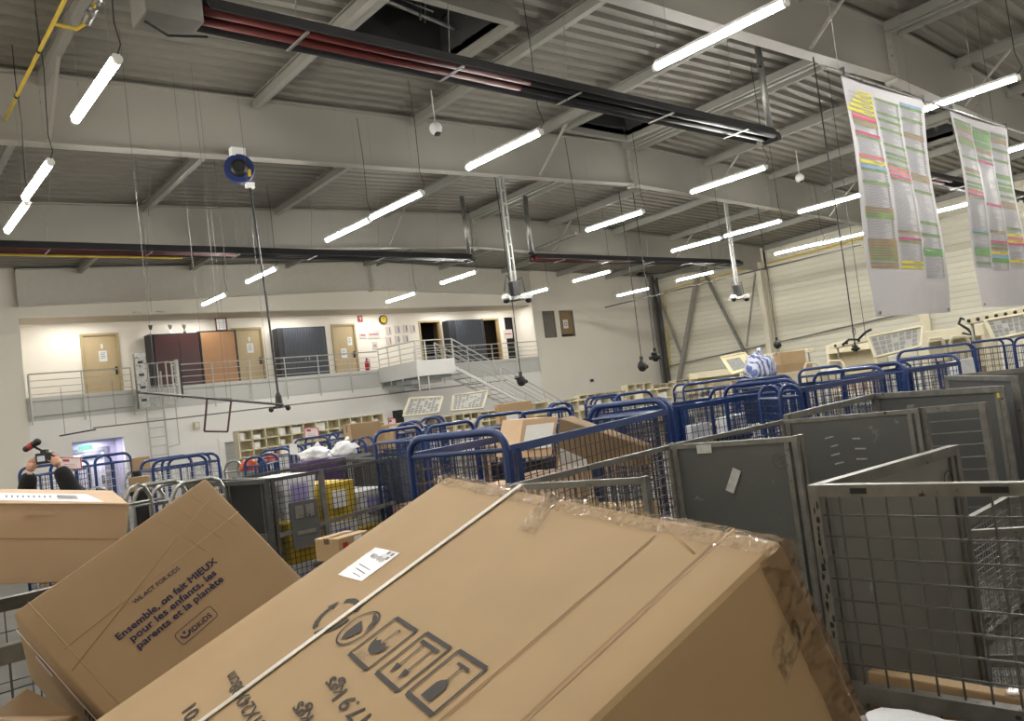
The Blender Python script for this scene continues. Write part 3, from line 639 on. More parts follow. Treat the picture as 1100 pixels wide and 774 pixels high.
# reel + spindle
o = thing('cable_reel', 'round blue cable reel with black cap hanging from the second beam', 'reel', PY(257, 182, 12.75)); og = o.location.copy()
ax = (EYE-og).normalized(); ax = V((ax.x, ax.y, 0)).normalized()
b = MB(); b.tube([og-ax*.08, og+ax*.08], .24, 28); b.build('drum', mat('reel_blue', (24, 44, 96), .4), o, og)
b = MB(); b.tube([og+ax*.08, og+ax*.12, og+ax*.16], [.15, .14, .1], 20); b.build('hub_cap', dark_m, o, og)
b = MB(); b.box(og.x-.12, og.x+.12, og.y-.06, og.y+.06, og.z+.22, og.z+.36); b.build('bracket', white_m, o, og)
sd = V((ax.y, -ax.x, 0))
b = MB(); c_ = og+ax*.09-sd*.16*-1+V((0, 0, -.06)); b.frame_box(og+ax*.085-sd*-.1+V((0, 0, -.15))-sd*.28, sd*.05, ax*.01, V((0, 0, .12))); b.build('yellow_sticker', yell_m, o, og)
e_ = PY(268.5, 200, 12.75); b = MB(); b.box(e_.x-.07, e_.x+.07, e_.y-.04, e_.y+.04, e_.z-.03, e_.z+.06); b.build('outlet_guide', white_m, o, og)
f_ = PY(298.5, 421, 12.75); b = MB(); b.tube([e_, (e_+f_)/2+V((.02, 0, 0)), f_], .018, 6); b.build('cable', dark_m, o, og)
b = MB(); b.tube([f_, f_-V((0, 0, .06)), f_-V((0, 0, .2)), f_-V((0, 0, .27))], [.02, .05, .06, .09], 12)
for s in (-1, 1): b.tube([f_-V((0, 0, .22)), f_-V((s*.12, 0, .26))], .02, 6); b.ball(f_-V((s*.15, 0, .28)), .045, 8, 6)
b.build('plug_cluster', dark_m, o, og)
o = thing('cable_boom', 'thin dark boom hung in front of the gallery above the red-black frame', 'boom', PY(149, 421, 11)); og = o.location
a_, c_ = PY(149, 421, 11), PY(304, 434.5, 12.7)
b = MB(); b.tube([a_, c_], .02, 6); b.build('boom_tube', mat('dark_pipe', (62, 60, 58), .5), o, og)
for t in (.1, .55, .9): p = a_.lerp(c_, t); b = MB(); b.tube([p, V((p.x, p.y, zr(p.x, p.y)))], .003, 4); b.build('hanger', wire_m, o, og)
p = PY(235, 446, 12.0); o = thing('rectangular_hoop', 'thin red and black rectangular frame hanging below the gallery railing', 'frame', p)
q = [PY(222.5, 427.5, 12), PY(248.5, 428.5, 12), PY(244.5, 463.5, 12), PY(219.5, 463, 12)]
b = MB(); [b.tube([q[i], q[(i+1) % 4]], .015, 6) for i in range(4)]; b.build('frame_tube', mat('maroon_tube', (60, 24, 26), .5), o, p)
b = MB(); [b.tube([q[i], V((q[i].x, q[i].y, 7.6))], .002, 4) for i in (0, 1)]; b.build('cord', wire_m, o, p)
# hanging control pendants
def pendant(label, u, v, u1, y, n=1, r=.1, knobs=5, ltop=6.85):
    q = PY(u, v, y); o = thing('cable_pendant', label, 'cable pendant', q, 'black pendants hanging on cables'); 
    b = MB(); b.tube([q+V((0, 0, .05)), q+V((.02, 0, 1.5)), V((q.x-.03, q.y, ltop))], .011, 6); b.build('cable', dark_m, o, q)
    b = MB(); b.ball(q, r, 10, 8, (1, 1, 1.15))
    for k in range(knobs):
        a = k*2*math.pi/max(1, knobs); b.ball(q+V((math.cos(a)*r*1.3, math.sin(a)*r, -.2*r+(k % 2)*r)), r*.45, 8, 6)
    b.tube([q, q+V((0, 0, r*2))], r*.35, 8); b.build('plug_body', dark_m, o, q); return o, q
o, q = pendant('black plug cluster with a coiled loop, hanging before the clad wall', 919, 374, 0, 6.32, r=.05, ltop=7.1)
b = MB(); c = q+V((.03, 0, .28)); b.tube([c+V((math.cos(a*.4)*.05, 0, math.sin(a*.4)*.055)) for a in range(17)], .007, 6); b.build('cable_loop', dark_m, o, q)
pendant('black plug cluster hanging beside the dark corner column', 704, 383, 0, 12.93, r=.11)
pendant('single black bulb pendant left of the corner column', 690, 393, 0, 12.93, knobs=1, r=.12)
pendant('small black pendant in front of the cream column', 835, 370, 0, 12.93, knobs=1, r=.11)
pendant('small black pendant in front of the stairs', 560, 409, 0, 12.93, knobs=2, r=.1)
for i, (u, v, y, lab) in enumerate(((163, 335, 16, 'thin pale cord hanging left of the blue reel'), (244, 300, 14, 'thin pale cord hanging behind the blue reel'), (930, 362, 7.5, 'second thin cable beside the plug cluster'), (1093, 300, 5, 'black cable at the right edge by the second sheet'))):
    q = PY(u, v, y); o = thing('suspended_cable', lab, 'cable', q); b = MB(); b.tube([q, V((q.x, q.y, zr(q.x, y)))], .004 if i != 2 else .006, 5); b.build('cord', wire_m if i < 2 else dark_m, o, q)

# ------------------------------------------------------------------ hanging printed sheets
sheet_m = mat('sheet_vinyl', (204, 202, 206), .45, var=.02)
cols = {'g': mat('row_green', (134, 164, 104), .6), 'w': None, 'y': mat('row_yellow', (226, 216, 70), .6), 'p': mat('row_pink', (196, 72, 120), .6),
        'r': mat('row_rose', (214, 120, 120), .6), 't': mat('row_tan', (172, 150, 116), .6), 'b': mat('row_blue', (140, 178, 214), .6), 'G': mat('row_bright_green', (120, 178, 100), .6), 'n': mat('row_text_grey', (168, 168, 178), .6), 'h': mat('row_rule', (120, 130, 128), .6)}
ckeys = list(cols)
def sheet(label, xa, xb, y, z0, z1, specs, seed):
    o = thing('hanging_sheet', label, 'chart', ((xa+xb)/2, y, z0), 'large printed sheets hanging from a bar'); og = o.location
    rnd = random.Random(seed)
    def wave(s, t): return .03*math.sin(s*5+seed)*(1-t)+.02*math.sin(t*7+s*3)-.02*t*0
    def P(s, t, off=0):   # s across 0-1, t up 0-1
        skew = .0
        return V((xa+(xb-xa)*s+skew, y+wave(s, t)+off, z0+(z1-z0)*t))
    b = MB(); ns, nt = 16, 24
    g = [[P(i/ns, j/nt) for j in range(nt+1)] for i in range(ns+1)]
    for i in range(ns):
        for j in range(nt): b.face([g[i][j], g[i+1][j], g[i+1][j+1], g[i][j+1]])
    b.build('sheet', sheet_m, o, og, smooth=True)
    b = MB(); mats = [cols[k] or white_m for k in ckeys]
    for (s0, s1, t0, t1, code) in specs:
        n = len(code); 
        for i, c in enumerate(code):
            ta = t1-(t1-t0)*(i+1)/n; tb = t1-(t1-t0)*i/n; lh = (tb-ta)
            sa = s0
            if c == 'Y': sa = s0+(s1-s0)*(.42-.07*i); c = 'y'
            def quad(sa_, sb_, ta_, tb_, key, off):
                b.cur = ckeys.index(key); st = 4
                for k in range(st):
                    u0, u1 = sa_+(sb_-sa_)*k/st, sa_+(sb_-sa_)*(k+1)/st
                    b.face([P(u0, ta_, off), P(u1, ta_, off), P(u1, tb_, off), P(u0, tb_, off)])
            if c == ' ': continue
            if c != 'w': quad(sa, s1, ta-lh*.3, tb-.0003, c, -.004)
            else:
                quad(s0, s1, ta, ta+.0008, 'h', -.004)
            if c in 'wtgyG':
                quad(s0+.01 if c != 'y' else s0+(s1-s0)*.5, s0+(s1-s0)*(.45+.4*rnd.random() if c != 'y' else .85), ta+lh*.35, ta+lh*.62, 'n' if c == 'w' else 'h', -.006)
                if c == 'w': quad(s1-.035, s1-.012, ta+lh*.3, ta+lh*.7, 'h', -.006)
    b.build('printed_table', mats, o, og)
    for s_ in (.04, .96):
        c = P(s_, .015, -.01); b = MB(); b.tube([c+V((math.cos(a*.7)*.012, 0, math.sin(a*.7)*.012)) for a in range(10)], .004, 5); b.build('eyelet', galv, o, og)
    for s_ in (.01, .99):
        b = MB(); b.box(xa+(xb-xa)*s_-.012, xa+(xb-xa)*s_+.012, y-.02, y+.02, z1-.03, z1+.04); b.build('clip', dark_m, o, og)
SY = 3.5
A = PY(905, 80, SY); Bq = PY(992, 105, SY); Cq = PY(941, 340, SY)
x0 = (A.x+Cq.x)/2; x1 = (Bq.x+PY(1023, 333, SY).x)/2; z1 = (A.z+Bq.z)/2; z0 = Cq.z
w = 'w'
c1 = 'Y'+w+'Y'+w+'Y'+w+'Y'+w+'Y'+w+'rpgt'+w*3+'pg'+w*7+'r'+w+'y'+w+'bg'+w*4+'g'+w*9+'ttgg'+w*8+'ttttgttg'+w+'tt'
c2 = 'g'+w*5+'g'+w*2+'g'+w*3+'g'+w*6+'g'+w*3+'g'+w+'g'+w*2+'gr'+w+'r'+w+'pg'+w*22+'t'+w*2+'pg'+w*8+'y'+w+'y'
c3 = 'bg'+w*4+'g'+w*5+'tt'+w*4+'g'+w*10+'ttt'+w*4+'g'+w*12+'g'+w*4+'g'+w*5+'GGG'+w*9
sheet('long printed sheet of coloured rows, left and nearer one', x0, x1, SY, z0, z1,
      [(.04, .33, .2, .945, c1), (.36, .66, .2, .94, c2), (.68, .96, .16, .955, c3)], 3)
A2 = PY(1024, 117, SY); B2 = PY(1091, 140, SY); C2 = PY(1050, 331, SY)
x2 = (A2.x+C2.x)/2; z2 = (A2.z+B2.z)/2
d1 = 'g'+w+'ggtt'+w*3+'tggg'+w*6+'g'+w*5+'tt'+w+'g'+w*3+'g'+w+'g'+w+'r'+w+'pg'+w*16+'bg'+w*7+'GGGg'+w*3+'g'+w*2
d2 = 'g'+w+'GGGG'+w+'GG'+w+'tt'+w*2+'g'+w+'p'+w*20+'p'+w*12+'t'+w*4+'pg'+w+'t'+w+'y'+w+'bGG'+w*4
d3 = w+'g'+w+'tt'+w*3+'g'+w*4+'g'+w*6+'gG'+w*2+'G'+w+'gg'+w*2+'g'+w*2+'ttt'+w*9+'g'+w*2+'y'+w+'ryp'+w*7+'y'+w*3
sheet('second printed sheet of coloured rows at the right picture edge', x2, x2+(x1-x0), SY, z0+.03, z1+.04,
      [(.04, .33, .2, .95, d1), (.36, .66, .19, .94, d2), (.68, .96, .2, .95, d3)], 5)
o = thing('hanging_bar', 'thin metal bar from which the printed sheets hang', 'bar', (x0, SY, z1)); og = o.location
b = MB(); b.tube([PY(884, 72, SY)+V((0, 0, .0)), V((x2+3, SY, z1+.03))], .014, 8); b.build('bar_tube', galv, o, og)
for x in (x0-.05, x2+.9): b = MB(); b.tube([V((x, SY, z1+.02)), V((x, SY, zr(x, SY)))], .004, 4); b.build('chain', galv, o, og)
exec_part2 = True

# ------------------------------------------------------------------ cages
def flat(p, z=0): return V((p[0], p[1], z))
def wire_panel(b, p, q, z0, z1, ph, pv, r):
    """wires between plan points p and q; ph spacing along, pv spacing up"""
    p, q = flat(p), flat(q); L_ = (q-p).length; t = (q-p)/L_; nrm = V((t.y, -t.x, 0))
    n = max(1, round(L_/ph))
    for i in range(1, n):
        c = p+t*(L_*i/n); b.obox(c+V((0, 0, z0)), c+V((0, 0, z1)), r*2, r*2)
    m_ = max(1, round((z1-z0)/pv))
    for i in range(1, m_):
        z = z0+(z1-z0)*i/m_; c = nrm*r*1.6; b.obox(p+c+V((0, 0, z)), q+c+V((0, 0, z)), r*2, r*2)
def casters(o, og, pts, r=.06):
    for p in pts:
        b = MB(); b.tube([V((p[0]-.02, p[1], r)), V((p[0]+.02, p[1], r))], r, 14); c = b.build('caster', dark_m, o, og, smooth=False)
        b = MB(); b.box(p[0]-.035, p[0]+.035, p[1]-.035, p[1]+.035, r*2, r*2+.05); b.obox((p[0]-.028, p[1], r), (p[0]-.028, p[1], r*2+.02), .006, .04); b.obox((p[0]+.028, p[1], r), (p[0]+.028, p[1], r*2+.02), .006, .04); b.build('caster_fork', galv, c, og)
def grey_cage(label, cs, z1, sides, ph=.06, pv=.06, wr=.0022, z0=.2, panel=panel_m, wm=wire_m, rw=.026, mid=None, group='grey roll cages', rail_m_=None):
    rail_m_ = rail_m_ or galv_rail
    cs = [V((c[0], c[1], 0)) for c in cs]; ctr = sum(cs, V())/4
    o = thing('roll_cage', label, 'roll cage', (ctr.x, ctr.y, 0), group); og = o.location.copy()
    b = MB(); ins = [c+(ctr-c)*.02 for c in cs]
    b.hexa([V((c.x, c.y, z0-.04)) for c in ins]+[V((c.x, c.y, z0)) for c in ins]); b.build('base', rail_m_, o, og)
    casters(o, og, [c+(ctr-c)*.14 for c in cs])
    for c in cs:
        d = (ctr-c).normalized(); b = MB(); w_ = min(.018, rw*.5); b.box(c.x-w_, c.x+w_, c.y-w_, c.y+w_, z0-.05, z1); b.build('corner_post', rail_m_, o, og)
    for i, s in enumerate(sides):
        p, q = cs[i], cs[(i+1) % 4]
        if s == 'o': continue
        zt = z1
        b = MB(); b.obox(V((p.x, p.y, zt-.018)), V((q.x, q.y, zt-.018)), rw, rw+.002)
        rail = b.build('top_rail', rail_m_, o, og)
        b = MB(); b.obox(V((p.x, p.y, z0+.02)), V((q.x, q.y, z0+.02)), rw*.8, .05); b.build('bottom_rail', rail_m_, o, og)
        if mid: b = MB(); b.obox(V((p.x, p.y, mid)), V((q.x, q.y, mid)), rw*.8, .05); b.build('middle_rail', rail_m_, o, og)
        if s == 'w':
            b = MB(); wire_panel(b, p, q, z0, zt-.03, ph, pv, wr); b.build('wire_mesh', wm, o, og)
        else:
            b = MB(); t = (q-p).normalized(); nrm = V((t.y, -t.x, 0))
            b.obox(p+t*.03+V((0, 0, (z0+zt)/2)), q-t*.03+V((0, 0, (z0+zt)/2)), .012, zt-z0-.06); b.build('solid_panel', panel, o, og)
            for e in (p+t*.045, q-t*.045): b = MB(); b.obox(V((e.x, e.y, z0)), V((e.x, e.y, zt-.03)), .03, .03); b.build('panel_stile', rail_m_, o, og)
    return o
def on_panel(o, p, q, s, z, w, h, m_, name='sticker', rot=0, off=.012):
    """thin rectangle on the viewer side of the panel p-q at fraction s, height z"""
    og = V(o.location); p, q = flat(p), flat(q); t = (q-p).normalized(); n = V((t.y, -t.x, 0)); 
    c = p.lerp(q, s)+V((0, 0, z))
    if n.dot(EYE-c) < 0: n = -n
    c += n*off; u = V((0, 0, 1)); a = t*math.cos(rot)+u*math.sin(rot); bb = -t*math.sin(rot)+u*math.cos(rot)
    b = MB(); b.frame_box(c-a*w/2-bb*h/2, a*w, bb*h, n*.0015); return b.build(name, m_, o, og)
sticker = mat('faded_sticker', (176, 176, 172), .6, var=.15, scale=30)
mark = mat('chalk_mark', (150, 150, 146), .7, var=.2, scale=40)
pen = mat('black_pen', (30, 30, 32), .6)
def scribble(o, p, q, s, z, r):
    og = V(o.location); p, q = flat(p), flat(q); t = (q-p).normalized(); n = V((t.y, -t.x, 0)); c = p.lerp(q, s)+V((0, 0, z))
    if n.dot(EYE-c) < 0: n = -n
    c += n*.013; b = MB()
    b.tube([c+t*math.cos(a*.5)*r+V((0, 0, math.sin(a*.5)*r)) for a in range(13)], .0015, 4)
    b.tube([c+t*(.3*r)+V((0, 0, .5*r)), c+t*(-.3*r)+V((0, 0, .1*r)), c+t*(.3*r)+V((0, 0, -.1*r)), c+t*(-.2*r)+V((0, 0, -.6*r))], .0015, 4)
    b.build('pen_mark', pen, o, og)

def P2(u, v, z): q = PZ(u, v, z); return (q.x, q.y)
# right-front wire cage
a0 = (2.40, 1.37); a1 = (2.47, .66); a2 = (3.34, .56); a3 = (3.33, 1.30)
G5 = grey_cage('nearest grey roll cage at right, open wire front with worn top rail', [a0, a1, a2, a3], 1.7, 'wsos', ph=.072, pv=.066, wr=.0026, z0=.2, rw=.035, panel=mat('grey_panel_lit', (128, 128, 124), .45, .1, var=.06, scale=2.2, spots=((165, 165, 160), 9, .7)))  # panel grey lightened: stronger light on this cage is put into its colour
o5 = V(G5.location)
b = MB(); b.obox(V((a0[0], a0[1], 1.05)), V((a1[0], a1[1], 1.05)), .04, .05); b.obox(V((a0[0], a0[1], .94)), V((a1[0], a1[1], .94)), .02, .02); b.build('gate_rail', galv_rail, G5, o5)
scribble(G5, a0, a3, .9, 1.58, .035)
for s, w_ in ((.2, .05), (.72, .07)):
    on_panel(G5, a0, a1, s, 1.682, w_, .018, dark_m, 'worn_patch', 0, .02)
rnd = random.Random(4)
b = MB(); t_ = (V((a1[0]-a0[0], a1[1]-a0[1], 0))).normalized()
for k in range(24):
    z_ = 1.64-k*.026+rnd.uniform(-.008, .008); c = V((a0[0]-.019, a0[1]+rnd.uniform(-.012, .006), z_)); w_ = rnd.uniform(.002, .009); b.face([V((c.x-.001, c.y+w_*math.cos(a)*rnd.uniform(.6, 1.1), z_+rnd.uniform(.006, .014)*math.sin(a)*1.3)) for a in (0, .9, 1.8, 2.7, 3.6, 4.5, 5.4)])
b.build('paint_chip', dark_m, G5, o5)
# G5 neighbour behind (right)
gP, gQ = PZ(1012, 570, 1.32), PZ(1080, 533, 1.32); g8 = [(gP.x, gP.y), (gQ.x, gQ.y), (gQ.x+.35, gQ.y-.6), (gP.x+.35, gP.y-.6)]
GN = grey_cage('fine wire grey cage seen through the nearest cage at right', g8, 1.32, 'wwsw', ph=.035, pv=.03, wr=.0017, rw=.03, mid=.78, wm=mat('bright_wire', (120, 120, 117), .35, .5))
# row of solid-ended cages
c1 = [(2.60, 2.25), (2.40, 2.90), (3.84, 3.10), (4.00, 2.36)]
G1 = grey_cage('grey cage behind the big carton with stickers on its solid end', c1, 1.7, 'wwso', ph=.05, pv=.05, wr=.0018)
on_panel(G1, c1[2], c1[3], .3, 1.66, .09, .05, sticker); on_panel(G1, c1[2], c1[3], .5, 1.47, .05, .14, sticker, 'sticker', -.45)
scribble(G1, c1[2], c1[3], .88, 1.57, .045)
c2 = [(4.05, 2.36), (3.90, 3.12), (5.2, 3.15), (5.42, 2.30)]
G2 = grey_cage('grey cage second from the big carton with chalk dashes on its panel', c2, 1.7, 'owso', ph=.05, pv=.05, wr=.0018)
for k, (s, z_, w_) in enumerate(((.35, 1.55, .06), (.38, 1.49, .05), (.38, 1.43, .06), (.4, 1.37, .06), (.55, 1.53, .05), (.57, 1.46, .07), (.57, 1.39, .07))): on_panel(G2, c2[2], c2[3], s, z_, w_, .01, mark, 'chalk_dash', .2 if k < 4 else -.05)
e0 = (5.46, 2.28); e1 = (5.55, 1.95)
b = MB()
for p in (e0, e1): b.box(p[0]-.02, p[0]+.02, p[1]-.02, p[1]+.02, .2, 1.7)
b.obox((e0[0], e0[1], 1.68), (e1[0], e1[1], 1.68), .03, .04)
for k in range(9): b.obox((e0[0], e0[1], 1.6-k*.08), (e1[0], e1[1], 1.6-k*.08), .006, .006)
b.build('folded_gate', galv_rail, G2, V(G2.location))
c3 = [(5.45, 2.35), (5.35, 3.2), (7.2, 3.42), (6.80, 2.24)]
G3 = grey_cage('tall grey cage with a wide plain panel, right of the chalk-marked one', c3, 1.72, 'owso', ph=.06, pv=.06, wr=.002, rw=.045)
on_panel(G3, c3[2], c3[3], .98, 1.66, .03, .05, yell_m)
c4 = [(6.95, 1.9), (6.95, 2.3), (8.9, 2.95), (9.2, 1.4)]
G4 = grey_cage('dark grey panelled cage at the right picture edge, farthest of the row', [(6.95, 1.5), (7.0, 2.2), (8.3, 3.2), (8.8, 1.6)], 1.78, 'osso', rw=.04)
# left wire cage
c6 = [(2.46, 6.62), (2.70, 5.35), (3.95, 5.35), (4.25, 6.4)]
drail = mat('dark_cage_rail', (72, 73, 72), .5, .4, var=.15, scale=14)
q = [P2(243, 517, 1.7), P2(292, 513, 1.7), P2(417, 491, 1.7), P2(452, 484, 1.7)]
GL = grey_cage('dark wire cage left of the big carton with yellow crates inside', [q[1], q[2], (q[2][0]+.05, q[2][1]+.9), (q[1][0]+.05, q[1][1]+.9)], 1.7, 'wwww', ph=.045, pv=.045, wr=.0022, wm=dwire_m, rw=.026, rail_m_=drail)
m1 = (q[1][0]*.62+q[2][0]*.38, q[1][1]*.62+q[2][1]*.38)
b = MB()
b.box(m1[0]-.02, m1[0]+.02, m1[1]-.03, m1[1]+.01, .2, 1.7); b.obox((q[1][0], q[1][1]-.02, 1.25), (q[2][0], q[2][1]-.02, 1.3), .03, .03)
b.build('middle_post', galv_rail, GL, V(GL.location))
b = MB(); mx, my = q[1][0]*.8+q[2][0]*.2, q[1][1]*.8+q[2][1]*.2-.03; b.box(mx-.12, mx+.12, my-.02, my, 1.12, 1.48); b.build('latch_plate', panel_m, GL, V(GL.location))
for (xa_, xb_, za_, zb_) in ((-.08, -.01, 1.35, 1.45), (.01, .08, 1.35, 1.45), (-.08, .08, 1.22, 1.25)): b = MB(); b.box(mx+xa_, mx+xb_, my-.025, my-.021, za_, zb_); b.build('latch_slot', galv, GL, V(GL.location))
dk = mat('dark_crate_inside', (24, 24, 24), .8)
GD = grey_cage('cage with black solid panel just left of the yellow-crate cage', [q[0], (q[1][0]-.05, q[1][1]), (q[1][0]-.05, q[1][1]+.9), (q[0][0], q[0][1]+.9)], 1.7, 'swww', panel=dk, wm=dwire_m, rw=.035, mid=1.25, rail_m_=drail)
GR = grey_cage('grey panelled cage between the yellow-crate cage and the blue hoop', [(q[2][0]+.06, q[2][1]), (q[3][0]+.05, q[3][1]), (q[3][0]+.1, q[3][1]+.8), (q[2][0]+.11, q[2][1]+.8)], 1.7, 'swsw', wm=dwire_m, rw=.026, rail_m_=drail)

# blue roll containers
bcount = 0
def blue_cage(label, L_, R_, DL, DR, depth=.7, ph=.05, pv=.05, wr=.0018, r=.023, rc=.12, rail=blue_m, wm=None, drop=.1, flip=1):
    a = PD(*L_, DL); c = PD(*R_, DR); z = (a.z+c.z)/2; a = flat(a); c = flat(c); t = (c-a).normalized(); n = V((-t.y, t.x, 0))
    if n.dot(a-flat(EYE)) < 0: n = -n
    n = n*flip
    o = thing('roll_container', label, 'roll container', ((a+c)/2+n*depth/2), 'blue hooped roll containers'); og = o.location.copy()
    wm = wm or mat('blue_wire', (30, 52, 96), .4, .2, var=.1)
    zb = .22
    for k, base in enumerate((V(), n*depth)):
        p, q_ = a+base, c+base; b = MB()
        pts = [p+V((0, 0, zb)), p+V((0, 0, z-rc))]+[p+t*(rc-rc*math.cos(x))+V((0, 0, z-rc+rc*math.sin(x))) for x in (.4, .8, 1.2, 1.57)]
        pts += [q_-t*(rc-rc*math.cos(x))+V((0, 0, z-rc+rc*math.sin(x))) for x in (1.57, 1.2, .8, .4)]+[q_+V((0, 0, z-rc)), q_+V((0, 0, zb))]
        b.tube(pts, r, 8); b.build('hoop_frame', rail, o, og, smooth=True)
        b = MB(); b.tube([p+V((0, 0, z-drop)), q_+V((0, 0, z-drop))], r*.6, 6); b.tube([p+V((0, 0, zb+.05)), q_+V((0, 0, zb+.05))], r*.6, 6)
        mid = p.lerp(q_, .5); b.tube([mid+V((0, 0, zb)), mid+V((0, 0, z-drop))], r*.6, 6); b.build('inner_bar', rail, o, og)
        b = MB(); wire_panel(b, p, q_, zb, z-drop, ph, pv, wr); b.build('wire_mesh', wm, o, og)
    for p in (a, c):
        b = MB(); b.tube([p+V((0, 0, z-drop)), p+n*depth+V((0, 0, z-drop))], r*.75, 6); b.build('end_bar', rail, o, og)
        b = MB(); wire_panel(b, p, p+n*depth, zb, z-drop, ph, pv, wr); b.build('wire_mesh', wm, o, og)
    b = MB(); b.hexa([a+V((0, 0, zb-.05)), c+V((0, 0, zb-.05)), c+n*depth+V((0, 0, zb-.05)), a+n*depth+V((0, 0, zb-.05)), a+V((0, 0, zb)), c+V((0, 0, zb)), c+n*depth+V((0, 0, zb)), a+n*depth+V((0, 0, zb))]); b.build('base', rail, o, og)
    L2 = (c-a).length
    casters(o, og, [a+t*.1+n*.1, c-t*.1+n*.1, a+t*.1+n*(depth-.1), c-t*.1+n*(depth-.1)])
    return o, a, t, n, L2, z
def carton(label, c, dims, z, ang=0, m_=card_d, tilt=0, tapem=None, name='cardboard_box', cat='box', group=None, paper=None):
    o = thing(name, label, cat, (c[0], c[1], z), group); o.rotation_euler = (tilt, 0, ang)
    b = MB(); x, y, h = dims[0]/2, dims[1]/2, dims[2]; b.box(-x, x, -y, y, 0, h); b.build('box_body', m_, o, bevel=min(.006, h*.1))
    b = MB(); b.box(-x-.001, x+.001, -.025, .025, h, h+.0012); b.box(-x-.0012, -x, -.025, .025, h*.75, h); b.box(x, x+.0012, -.025, .025, h*.75, h); b.build('tape', tape_b, o)
    if paper:
        b = MB(); b.box(-x*.6, x*.1, -y-.0015, -y, h*.3, h*.75); b.build('label', white_m, o)
    return o
# containers with a straight side bar between two end hoops
bw = mat('rusty_wire', (74, 62, 50), .5, .4, var=.15)
def open_container(label, A_l, A_r, B_r, B_l, z=1.93, zbar=1.83, nest=True, r=.022, wm=None, pitch=.075, wr=.0021):
    o = thing('roll_container', label, 'roll container', (A_l+B_r)/2, 'blue hooped roll containers'); og = o.location.copy(); wm = wm or bw
    hoops = [(A_l, A_r), (B_l, B_r)]
    if nest: hoops.append((B_l+V((.1, .03, 0)), B_r+V((.1, .03, 0))))
    for (p, q_) in hoops:
        t = (q_-p).normalized(); rc = .1; b = MB()
        pts = [p+V((0, 0, .2)), p+V((0, 0, z-rc))]+[p+t*(rc-rc*math.cos(x))+V((0, 0, z-rc+rc*math.sin(x))) for x in (.4, .8, 1.2, 1.57)]
        pts += [q_-t*(rc-rc*math.cos(x))+V((0, 0, z-rc+rc*math.sin(x))) for x in (1.57, 1.2, .8, .4)]+[q_+V((0, 0, z-rc)), q_+V((0, 0, .2))]
        b.tube(pts, r, 10); b.build('hoop_frame', blue_m, o, og, smooth=True)
        b = MB(); wire_panel(b, p, q_, .25, z-.1, pitch, pitch, wr); b.build('wire_mesh', wm, o, og)
        b = MB(); b.tube([p+V((0, 0, z-.1)), q_+V((0, 0, z-.1))], .014, 6); b.build('inner_bar', blue_m, o, og)
    for (p, q_) in ((A_r, B_r), (A_l, B_l)):
        b = MB(); b.obox(p+V((0, 0, zbar)), q_+V((0, 0, zbar)), .03, .045); b.build('side_bar', blue_m, o, og)
        b = MB(); wire_panel(b, p, q_, .25, zbar-.01, pitch, pitch, wr); b.build('wire_mesh', wm, o, og)
    t = (B_r-A_r).normalized()
    for s in (0, .09): b = MB(); c = A_r+t*(.0+s); b.obox(c+V((0, 0, .2)), c+V((0, 0, zbar)), .045, .03); b.build('gate_post', blue_m, o, og)
    b = MB(); b.hexa([x+V((0, 0, .17)) for x in (A_r, B_r, B_l, A_l)]+[x+V((0, 0, .22)) for x in (A_r, B_r, B_l, A_l)]); b.build('base', blue_m, o, og)
    ctr = (A_l+A_r+B_l+B_r)/4; casters(o, og, [x+(ctr-x)*.15 for x in (A_l, A_r, B_l, B_r)])
    return o
A_l, A_r, B_r, B_l = V((2.50, 3.86, 0)), V((2.66, 3.20, 0)), V((5.03, 4.05, 0)), V((4.78, 4.64, 0))
open_container('front blue roll container with long straight bar and slanted cartons inside', A_l, A_r, B_r, B_l)
bwb = mat('blue_wire', (30, 52, 96), .4, .2, var=.1)
for (ar, br, bl, Da, Db, Dl, lb) in (((722, 440), (842, 420), (762, 422), 6.8, 7.7, 8.1, 'blue container right of the front one with white bags low inside'),
        ((858, 420), (949, 403), (873, 402), 6.9, 7.9, 8.4, 'blue container with long rounded hoop before the cream desks'),
        ((972, 400), (1030, 389), (962, 389), 8.3, 8.9, 9.5, 'blue container with lower hoop in front of the tall right pair')):
    a_, b_, c_ = PD(*ar, Da), PD(*br, Db), PD(*bl, Dl); zb = (a_.z+b_.z)/2; a_, b_, c_ = flat(a_), flat(b_), flat(c_)
    open_container(lb, a_+(c_-b_), a_, b_, c_, zb+.1, zb, nest=False, r=.018, wm=bwb, pitch=.07, wr=.0026)
# slanted cartons in C1
cd = V((.95, .31, 0)).normalized(); cn = V((-cd.y, cd.x, 0)); ang = math.atan2(cd.y, cd.x)
def rbox(name, label, cat, O, R, dims, m_, bev=.006, group=None):
    """box from corner O, columns of R edge directions, dims (children in world-aligned local space)"""
    o = thing(name, label, cat, O, group); b = MB(); A = [V(r)*d for r, d in zip(R, dims)]
    b.frame_box(V(O), A[0], A[1], A[2]); b.build('box_body', m_, o, O, bevel=bev); return o
